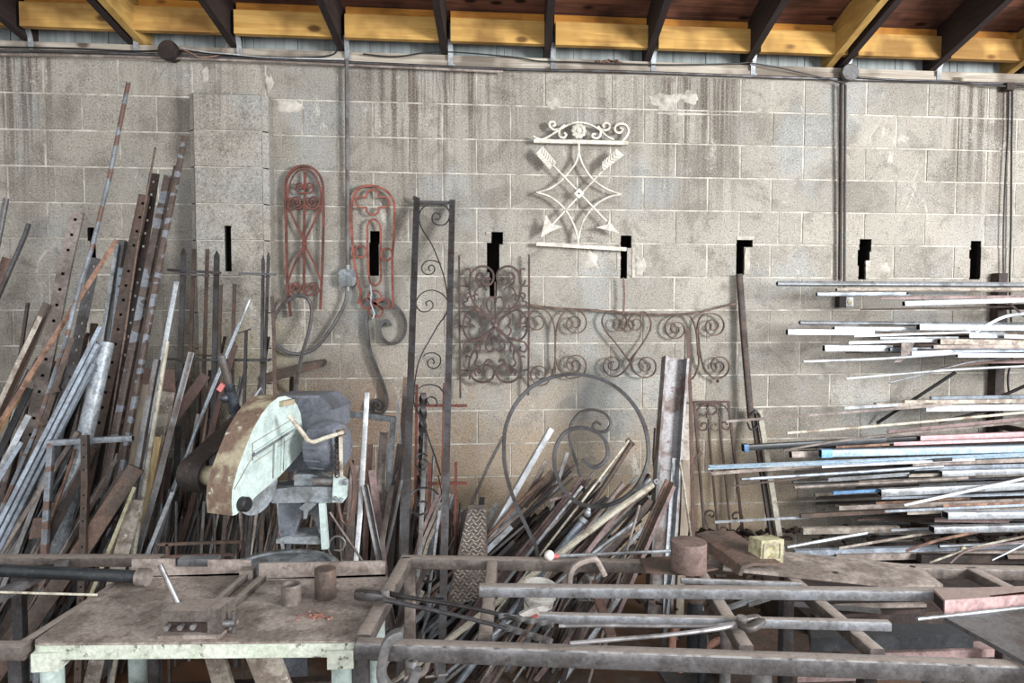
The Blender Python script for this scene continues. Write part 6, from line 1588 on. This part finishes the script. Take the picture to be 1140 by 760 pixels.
lay('rtube', 600, 682, 990, 691, .03, .026, 'rail_light', 'shorter silver tube lying in front of the long straight tube', z=FZ)
lay('rtube', 758, 643, 892, 648, .02, .018, 'rail_light', 'short pale blue bar beside the solid steel cylinder', z=FZ+.0)
t2 = thing('primed_beam', atz(1100, 682, FZ), 'thick pink-primed rectangular beam with open dark end at the right edge', 'beam')
z_ = FZ+.046
q = [atz(1052, 668, z_), atz(1140, 658.5, z_), atz(1141, 652, z_), atz(1039, 655, z_)]
q[1] = q[1]+(q[1]-q[0]).normalized()*.6; q[2] = q[2]+(q[2]-q[3]).normalized()*.6
bm = BM(); prism(bm, q, V((0, 0, -.044))); bevel(bm, .003, 1); obj('beam_body', bm, M['beam_pink'], t2)
e0, e1 = q[0], q[3]; nn = (e0-q[1]).normalized()*.002; ins = lambda u, v: e0.lerp(e1, u)+V((0, 0, -.044*v))+nn
bm = BM(); prism(bm, [ins(.1, .15), ins(.9, .15), ins(.9, .85), ins(.1, .85)], nn*.2); obj('open_end', bm, M['rust_dark'], t2)
lay('rod', 1021, 687, 1140, 674, .012, .011, 'silver', 'thin bright rod lying under the pink-primed beam', z=FZ+.01, extra=.5)
# dark thick plate at the right front
bm = BM(); z_ = FZ+.012; prism(bm, [atz(1052, 687, z_), atz(1142, 676, z_), atz(1200, 676, z_), atz(1200, 760, z_), atz(1150, 741, z_)], V((0, 0, -.012))); bevel(bm, .002, 1); obj('steel_plate', bm, M['steel'], None, 'dark thick steel plate with a rough sawn edge at the right front', 'metal plate')
# wedge-shaped brown plate with two holes
z_ = FZ+.012
bm = BM(); P4 = [atz(868, 613, z_), atz(1022, 629, z_), atz(1050, 650.5, z_), atz(995, 651, z_), atz(805, 632, z_), atz(806, 612, z_)]
prism(bm, P4, V((0, 0, -.010))); bevel(bm, .002, 1); o = obj('wedge_plate', bm, M['table'], None, 'long wedge-shaped brown plate with two bolt holes lying on the frame', 'metal plate')
for x, y in ((930, 637), (1016, 630.5)):
    bm = BM(); c = atz(x, y, z_); lathe(bm, c+V((0, 0, -.002)), Z, [(0, .010), (.0026, .010)], 14); obj('bolt_hole', bm, M['black'], o)
# bent trough, yellow box, solid cylinder with its plate
z_ = FZ+.02
bm = BM()
a, b = atz(822, 640, FZ+.004), atz(960, 640, FZ+.004)
prof = [(0, 0), (0, .045), (-.012, .058), (-.10, .060), (-.10, .054), (-.015, .052), (-.006, .042), (-.006, 0)]
st = at(822, 638, a.y); 
c0 = at(824, 640, a.y)
A3 = [at(822, 640, a.y), at(826, 630, a.y), at(838, 626.5, a.y), at(870, 626.5, a.y), at(870, 629.5, a.y), at(840, 629.5, a.y), at(829, 633, a.y), at(826, 641, a.y)]
prism(bm, A3, V((-.07, .24, .035))); bevel(bm, .002, 1); obj('bent_trough', bm, M['rust'], None, 'rusty bent steel trough with rounded lip lying right of the solid cylinder', 'steel trough')
t3 = thing('yellow_box', at(858, 628, a.y+.04), 'chipped yellow square box standing in the bent trough', 'box')
bm = BM(); Yb_ = a.y+.03; prism(bm, [at(848, 602, Yb_), at(873, 600, Yb_), at(872, 626, Yb_), at(846, 628.5, Yb_)], V((-.022, .05, .0))); bevel(bm, .004, 2); obj('box_body', bm, M['yellow'], t3)
bm = BM(); q = [at(x, y, Yb_-.001) for x, y in ((851, 606), (869, 604.5), (868.5, 622), (849.5, 624))]; sweep(bm, q, rect(.004, .005), hint=V((0, -1, 0)), closed=True); obj('rim_bead', bm, M['dusty'], t3)
bm = BM(); z_ = FZ+.008; prism(bm, [atz(712, 621, z_), atz(755, 618, z_), atz(800, 632, z_), atz(758, 638, z_), atz(719, 635.5, z_)], V((0, 0, -.007))); obj('base_plate_scrap', bm, M['rust'], None, 'rusty four-sided plate under the solid steel cylinder', 'metal plate')
c = atz(773, 641, FZ+.009); k = mpp(c); r = 20*k; c = c+V((0, r*.93, 0)); h = 33*k
bm = BM(); lathe(bm, V((c.x, c.y, FZ+.009)), Z, [(0, r*.98), (.003, r), (h-.004, r), (h, r*.98)], 40); obj('solid_cylinder', bm, metal('brown_oxide_steel', (122, 96, 86), (104, 80, 72), .4, 10, .6, .15, var=.03), None, 'large solid brown steel cylinder standing on the frame', 'metal cylinder')
# rod with a white ball end on the back rail
t4 = thing('ball_end_rod', atz(680, 617, FZ), 'rope-wrapped rod with a white ball end lying along the back rail', 'metal rod')
a, b = atz(617, 619, FZ+.012), atz(752, 613, FZ+.012)
bm = make_bar('rebar', [a, b], .013, None); obj('wrapped_rod', bm, M['silver'], t4)
bm = BM(); sph(bm, a+V((-.018, 0, .004)), .019); obj('ball', bm, M['plastic_white'], t4); bm = BM(); cyl(bm, a+V((-.004, 0, 0)), a+V((.016, 0, 0)), .009, 12); obj('red_collar', bm, M['red'], t4)
# blacksmith tongs, left pair
def tongs(name, label, head, reins, rr, mat, zh, ends=None):
    tt = thing(name, atz(head[0][0], head[0][1], FZ), label, 'tongs')
    for i, pts in enumerate(reins):
        p = cr_path([atz(x, y, FZ+zh+dz) for x, y, dz in pts], 5); bm = BM(); n = len(p); sweep(bm, p, circ(rr, 10), hint=Z, scale=[1.35-.5*min(1, k/(n*.4)) for k in range(n)]); obj('rein', bm, M[mat], tt)
    return tt
tg = tongs('blacksmith_tongs', 'long dark forged tongs with closed jaws resting on the saw table corner', [(412, 663)], [[(428, 659, 0), (450, 664, 0), (500, 672, 0), (545, 681, 0), (575, 689, 0)], [(428, 667, 0), (450, 672, 0), (500, 683, 0), (545, 694, 0), (565, 700, 0)]], .007, 'steel_dark', .03)
a, b = atz(396, 661, FZ+.03), atz(428, 664, FZ+.03)
bm = BM(); sweep(bm, [a, a.lerp(b, .15), a.lerp(b, .7), b], rrect(.038, .032, .010), hint=Z, scale=[.8, 1, .95, .6]); obj('jaws', bm, M['steel_dark'], tg)
bm = BM(); c = atz(429, 664, FZ+.03); cyl(bm, c+V((0, 0, -.022)), c+V((0, 0, .022)), .013, 14); obj('rivet', bm, M['steel'], tg)
for i, (x0, y0, x1, y1) in enumerate(((556, 685, 616, 695), (556, 696, 614, 714))):
    bm = make_bar('twist', [atz(x0, y0, FZ+.028), atz(x1, y1, FZ+.028)], .014, None, hint=Z); obj('twisted_bar', bm, M['steel'], None, ('upper of two twisted bars at the end of the dark tongs', 'lower of two twisted bars at the end of the dark tongs')[i], 'metal bar')
# second tongs, bright, jaws at the right
tg = tongs('blacksmith_tongs', 'bright worn tongs with round reins and jaws pointing right', [(830, 697)], [[(824, 693, 0), (800, 696.5, 0), (740, 696.5, 0), (680, 696, 0), (622, 696.5, 0)], [(824, 694, 0), (795, 700, 0), (740, 707, 0), (690, 711, 0), (634, 716, 0)]], .007, 'chrome', .024)
a = atz(822, 693, FZ+.026); b = atz(848, 691, FZ+.026)
bm = BM(); sweep(bm, cr_path([a, atz(832, 699, FZ+.03), atz(840, 697, FZ+.034), b], 4), rrect(.024, .018, .006), hint=Z); obj('lower_jaw', bm, M['steel'], tg)
bm = BM(); sweep(bm, cr_path([a, atz(832, 689, FZ+.03), b+V((0, .02, 0))], 4), rrect(.024, .018, .006), hint=Z); obj('upper_jaw', bm, M['steel'], tg)
bm = BM(); cyl(bm, a+V((.01, 0, -.016)), a+V((.01, 0, .018)), .014, 14); obj('rivet', bm, M['chrome'], tg)
# C-clamps
def clamp(label, pts, Y, w_, dep, mat, screw, sr=.008, pad=True, sub=5, scl=None):
    tt = thing('c_clamp', at(pts[0][0], pts[0][1], Y), label, 'clamp')
    p = cr_path([at(x, y, Y) for x, y in pts], sub); bm = BM(); sweep(bm, p, rrect(w_, dep, .006), hint=V((0, -1, 0))); obj('clamp_body', bm, M[mat], tt)
    a, b = at(*screw[0], Y), at(*screw[1], Y); bm = BM(); P_ = [a.lerp(b, k/40) for k in range(41)]; sweep(bm, P_, circ(sr, 10), scale=[1 if k % 2 else .85 for k in range(41)]); obj('screw', bm, M['steel'], tt)
    bm = BM(); cyl(bm, b, b+(a-b).normalized()*.012, sr*2, 14); obj('pad', bm, M['steel'], tt)
    d = (b-a).cross(V((0, 1, 0))).normalized()*.035; bm = BM(); cyl(bm, a+d, a-d, .004, 8); obj('tommy_bar', bm, M['chrome'], tt)
    return tt
yc = fz(440, 716).y-.035
clamp('large worn C-clamp gripping the front rail near its left corner', [(448, 705), (438, 708), (430, 718), (426, 735), (425, 752), (432, 764), (446, 768), (458, 760), (464, 744)], yc, .026, .034, 'steel', ((462, 768), (458, 735)))
clamp('second C-clamp hanging inside the frame right of the large worn one', [(478, 726), (474, 744), (464, 752), (450, 754)], yc+.25, .018, .022, 'steel_brown', ((486, 752), (484, 728)))
yb = fz(655, 625).y-.03
clamp('C-clamp with arched body hooked over the back rail', [(636, 664), (634, 645), (638, 632), (648, 625), (662, 622), (668, 630), (673, 640)], yb, .020, .026, 'steel_brown', ((655, 668), (657, 640)))
lay('flat', 655, 633, 681, 706, .028, .02, 'rust_red', 'reddish-brown flat bar leaning down through the frame beside the arched clamp', z=FZ-.10)
# scraps under and on the frame
bm = BM(); c = [at(x, y, -1.55) for x, y in ((578, 684), (590, 678), (604, 674), (612, 678), (600, 686), (590, 690))]; prism(bm, c, V((0, .02, 0))); obj('paper_scrap', bm, M['plastic_white'], None, 'crumpled white paper scrap under the frame', 'paper')
bm = BM(); prism(bm, [at(x, y, -1.56) for x, y in ((588, 688), (598, 684), (600, 686), (590, 691))], V((0, .01, 0))); obj('red_wrapper', bm, M['red'], None, 'small red wrapper on the white paper scrap', 'wrapper')
pc = at(597, 688, -1.38); bm = BM(); ax_ = V((.12, -.1, 1)).normalized()
lathe(bm, pc, ax_, [(0, .05), (.02, .054), (.10, .064), (.102, .069), (.108, .069), (.110, .064), (.118, .064), (.12, .069), (.126, .069), (.128, .065), (.136, .065), (.138, .070), (.146, .070), (.146, .062), (.03, .05)], 32)
t5 = thing('paint_bucket', pc, 'small dirty white ribbed bucket standing behind the long straight tube', 'bucket'); obj('bucket_body', bm, M['plastic_white'], t5)
bm = BM(); rr_ = pc+ax_*.12; tube(bm, [rr_+V((math.cos(a)*.072, -.03-.04*math.sin(a), -math.sin(a)*.06)) for a in [k*math.pi/12 for k in range(13)]], .0025, 6); obj('bucket_handle', bm, M['steel'], t5)
# cylindrical legs and dark plates below the frame on the right
def upright(name, px, y0, y1, r, Y, mat, label, cat, capmat=None):
    a = at(px, y0, Y); tt = thing(name, V((a.x, Y, 0)), label, cat)
    bm = BM(); cyl(bm, a, V((a.x, Y, 0)), r, 20); obj('shaft', bm, M[mat], tt)
    bm = BM(); cyl(bm, a+V((0, 0, -.015)), a+V((0, 0, .02)), r*1.25, 20); obj('collar', bm, M[capmat or mat], tt)
upright('pedestal_post', 774, 664, 690, .033, -1.35, 'black_paint', 'dark blue-black round post under the frame with a rusty collar', 'post', 'rust')
upright('pedestal_post', 782, 688, 720, .018, -1.6, 'black_paint', 'slimmer dark post below the dark blue-black round post', 'post')
upright('pedestal_post', 808, 700, 740, .02, -1.75, 'steel', 'grey round post under the frame right of the orange hose', 'post')
cable('rubber_hose', [at(x, y, -1.55) for x, y in [(768, 690), (754, 697), (749, 715), (750, 735), (757, 745), (762, 738), (775, 728), (795, 715), (802, 712)]], .014, M['orange'], 'orange rubber hose looping under the frame', 'hose')
cable('rubber_hose', [at(x, y, -1.5) for x, y in [(822, 738), (812, 741), (800, 742), (788, 745)]], .013, M['orange'], 'short orange hose end right of the looping hose', 'hose')
cable('rubber_hose', [at(x, y, -1.6) for x, y in [(822, 740), (818, 755), (816, 775)]], .012, M['orange'], 'orange hose dropping to the floor beside the grey round post', 'hose')
# low platform / skid with dark plates on the floor
def slab(name, px, z, th, mat, label, cat):
    bm = BM(); prism(bm, [atz(x, y, z) for x, y in px], V((0, 0, -th))); bevel(bm, .003, 1); return obj(name, bm, M[mat], None, label, cat)
slab('floor_plate', [(728, 738), (830, 728), (905, 770), (760, 790)], .16, .02, 'steel_dark', 'dark steel plate lying low beneath the grey round post', 'metal plate')
slab('black_channel', [(900, 694), (1066, 694), (1084, 706), (903, 710)], .45, .05, 'black_paint', 'black glossy channel lying under the frame on the right', 'steel channel')
slab('primed_board', [(978, 717), (1100, 713), (1112, 722), (980, 727)], .36, .03, 'pink_brown', 'flat pinkish board under the frame right of the black channel', 'metal bar')
slab('primed_board', [(890, 740), (1068, 736), (1075, 745), (888, 750)], .36, .03, 'pink_brown', 'lower pinkish board seen below the front rail', 'metal bar')
slab('primed_board', [(1066, 745), (1180, 744), (1190, 756), (1075, 756)], .36, .03, 'pink_brown', 'pinkish plank end at the bottom right corner', 'metal bar')
slab('rusty_sheet', [(820, 690), (900, 688), (950, 760), (800, 760)], .22, .006, 'rust', 'rusty sheet lying low under the cross rails', 'metal plate')
bm = BM(); box(bm, (at(880, 700, -1.2).x, -1.35, 0), (at(880, 700, -1.2).x+2.2, -.9, .30)); bevel(bm, .01, 1); obj('low_skid', bm, M['rust_dark'], None, 'dark low steel skid carrying the stock under the frame', 'skid')
for i, (x0, y0, x1, y1, w_, m_) in enumerate(((905, 664, 1020, 661, .02, 'silver'), (880, 670, 980, 678, .02, 'steel'), (930, 673, 1030, 671, .02, 'steel_brown'), (810, 675, 842, 664, .02, 'silver'), (832, 671, 856, 664, .02, 'steel'), (905, 684, 1030, 676, .03, 'rust_dark'), (960, 662, 1040, 664, .03, 'dusty'), (860, 690, 900, 688, .02, 'steel_brown'))):
    lay('flat', x0, y0, x1, y1, w_, .014, m_, ('silver strip lying under the frame below the wedge plate', 'grey strip on the skid under the frame', 'brown strip on the skid under the frame', 'left of two short silver rods under the frame', 'right of two short silver rods under the frame', 'dark strip above the black glossy channel', 'tan strip under the frame above the black channel', 'short brown strip left of the black glossy channel')[i], z=.40-.006*i)
bm = BM()
rg_ = random.Random(2)
for i in range(500):
    x = rg_.uniform(.9, 3.4); y = rg_.uniform(-1.05, -.1); s = rg_.uniform(.012, .04); z = .33*max(0, 1-abs(y+.35)/.9)+rg_.uniform(0, .02)
    boxm(bm, Matrix.Translation((x, y, z)) @ Matrix.Rotation(rg_.uniform(0, 3), 4, 'Z') @ Matrix.Rotation(rg_.uniform(-1, 1), 4, 'X'), V((s*1.6, s, s*.4)))
obj('scrap_dirt', bm, M['gravel'], None, 'heap of dark scale and swarf under the rack', 'scrap metal', kind='stuff')
# ---------------------------------------------------------------- light
w = bpy.data.worlds.new('world'); sc.world = w; w.use_nodes = True
nt = w.node_tree; bg = nt.nodes['Background']
bg.inputs[0].default_value = (.93, .965, 1.0, 1); bg.inputs[1].default_value = 1.5
def area(name, loc, target, sx, sy, power, col):
    l = bpy.data.lights.new(name, 'AREA'); l.shape = 'RECTANGLE'; l.size = sx; l.size_y = sy; l.energy = power; l.color = col
    o = bpy.data.objects.new(name, l); C.objects.link(o); o.location = loc
    o.rotation_euler = (V(target)-V(loc)).to_track_quat('-Z', 'Y').to_euler()
    return o
area('daylight_right_area', (4.6, -5.0, 2.4), (0, 0, 1.4), 1.5, 1.5, 540, (.97, .985, 1))  # unseen area lamp added for daylight from the right front, no door
area('daylight_front_fill', (-1.2, -6.4, 1.9), (0, 0, 1.3), 4, 2.2, 70, (.95, .98, 1))  # added fill lamp behind the camera, no door is built there
vs = sc.view_settings
sc.display_settings.display_device = 'sRGB'
vs.view_transform = 'Standard'; vs.look = 'None'; vs.gamma = 1; vs.use_curve_mapping = False; vs.exposure = 0.04
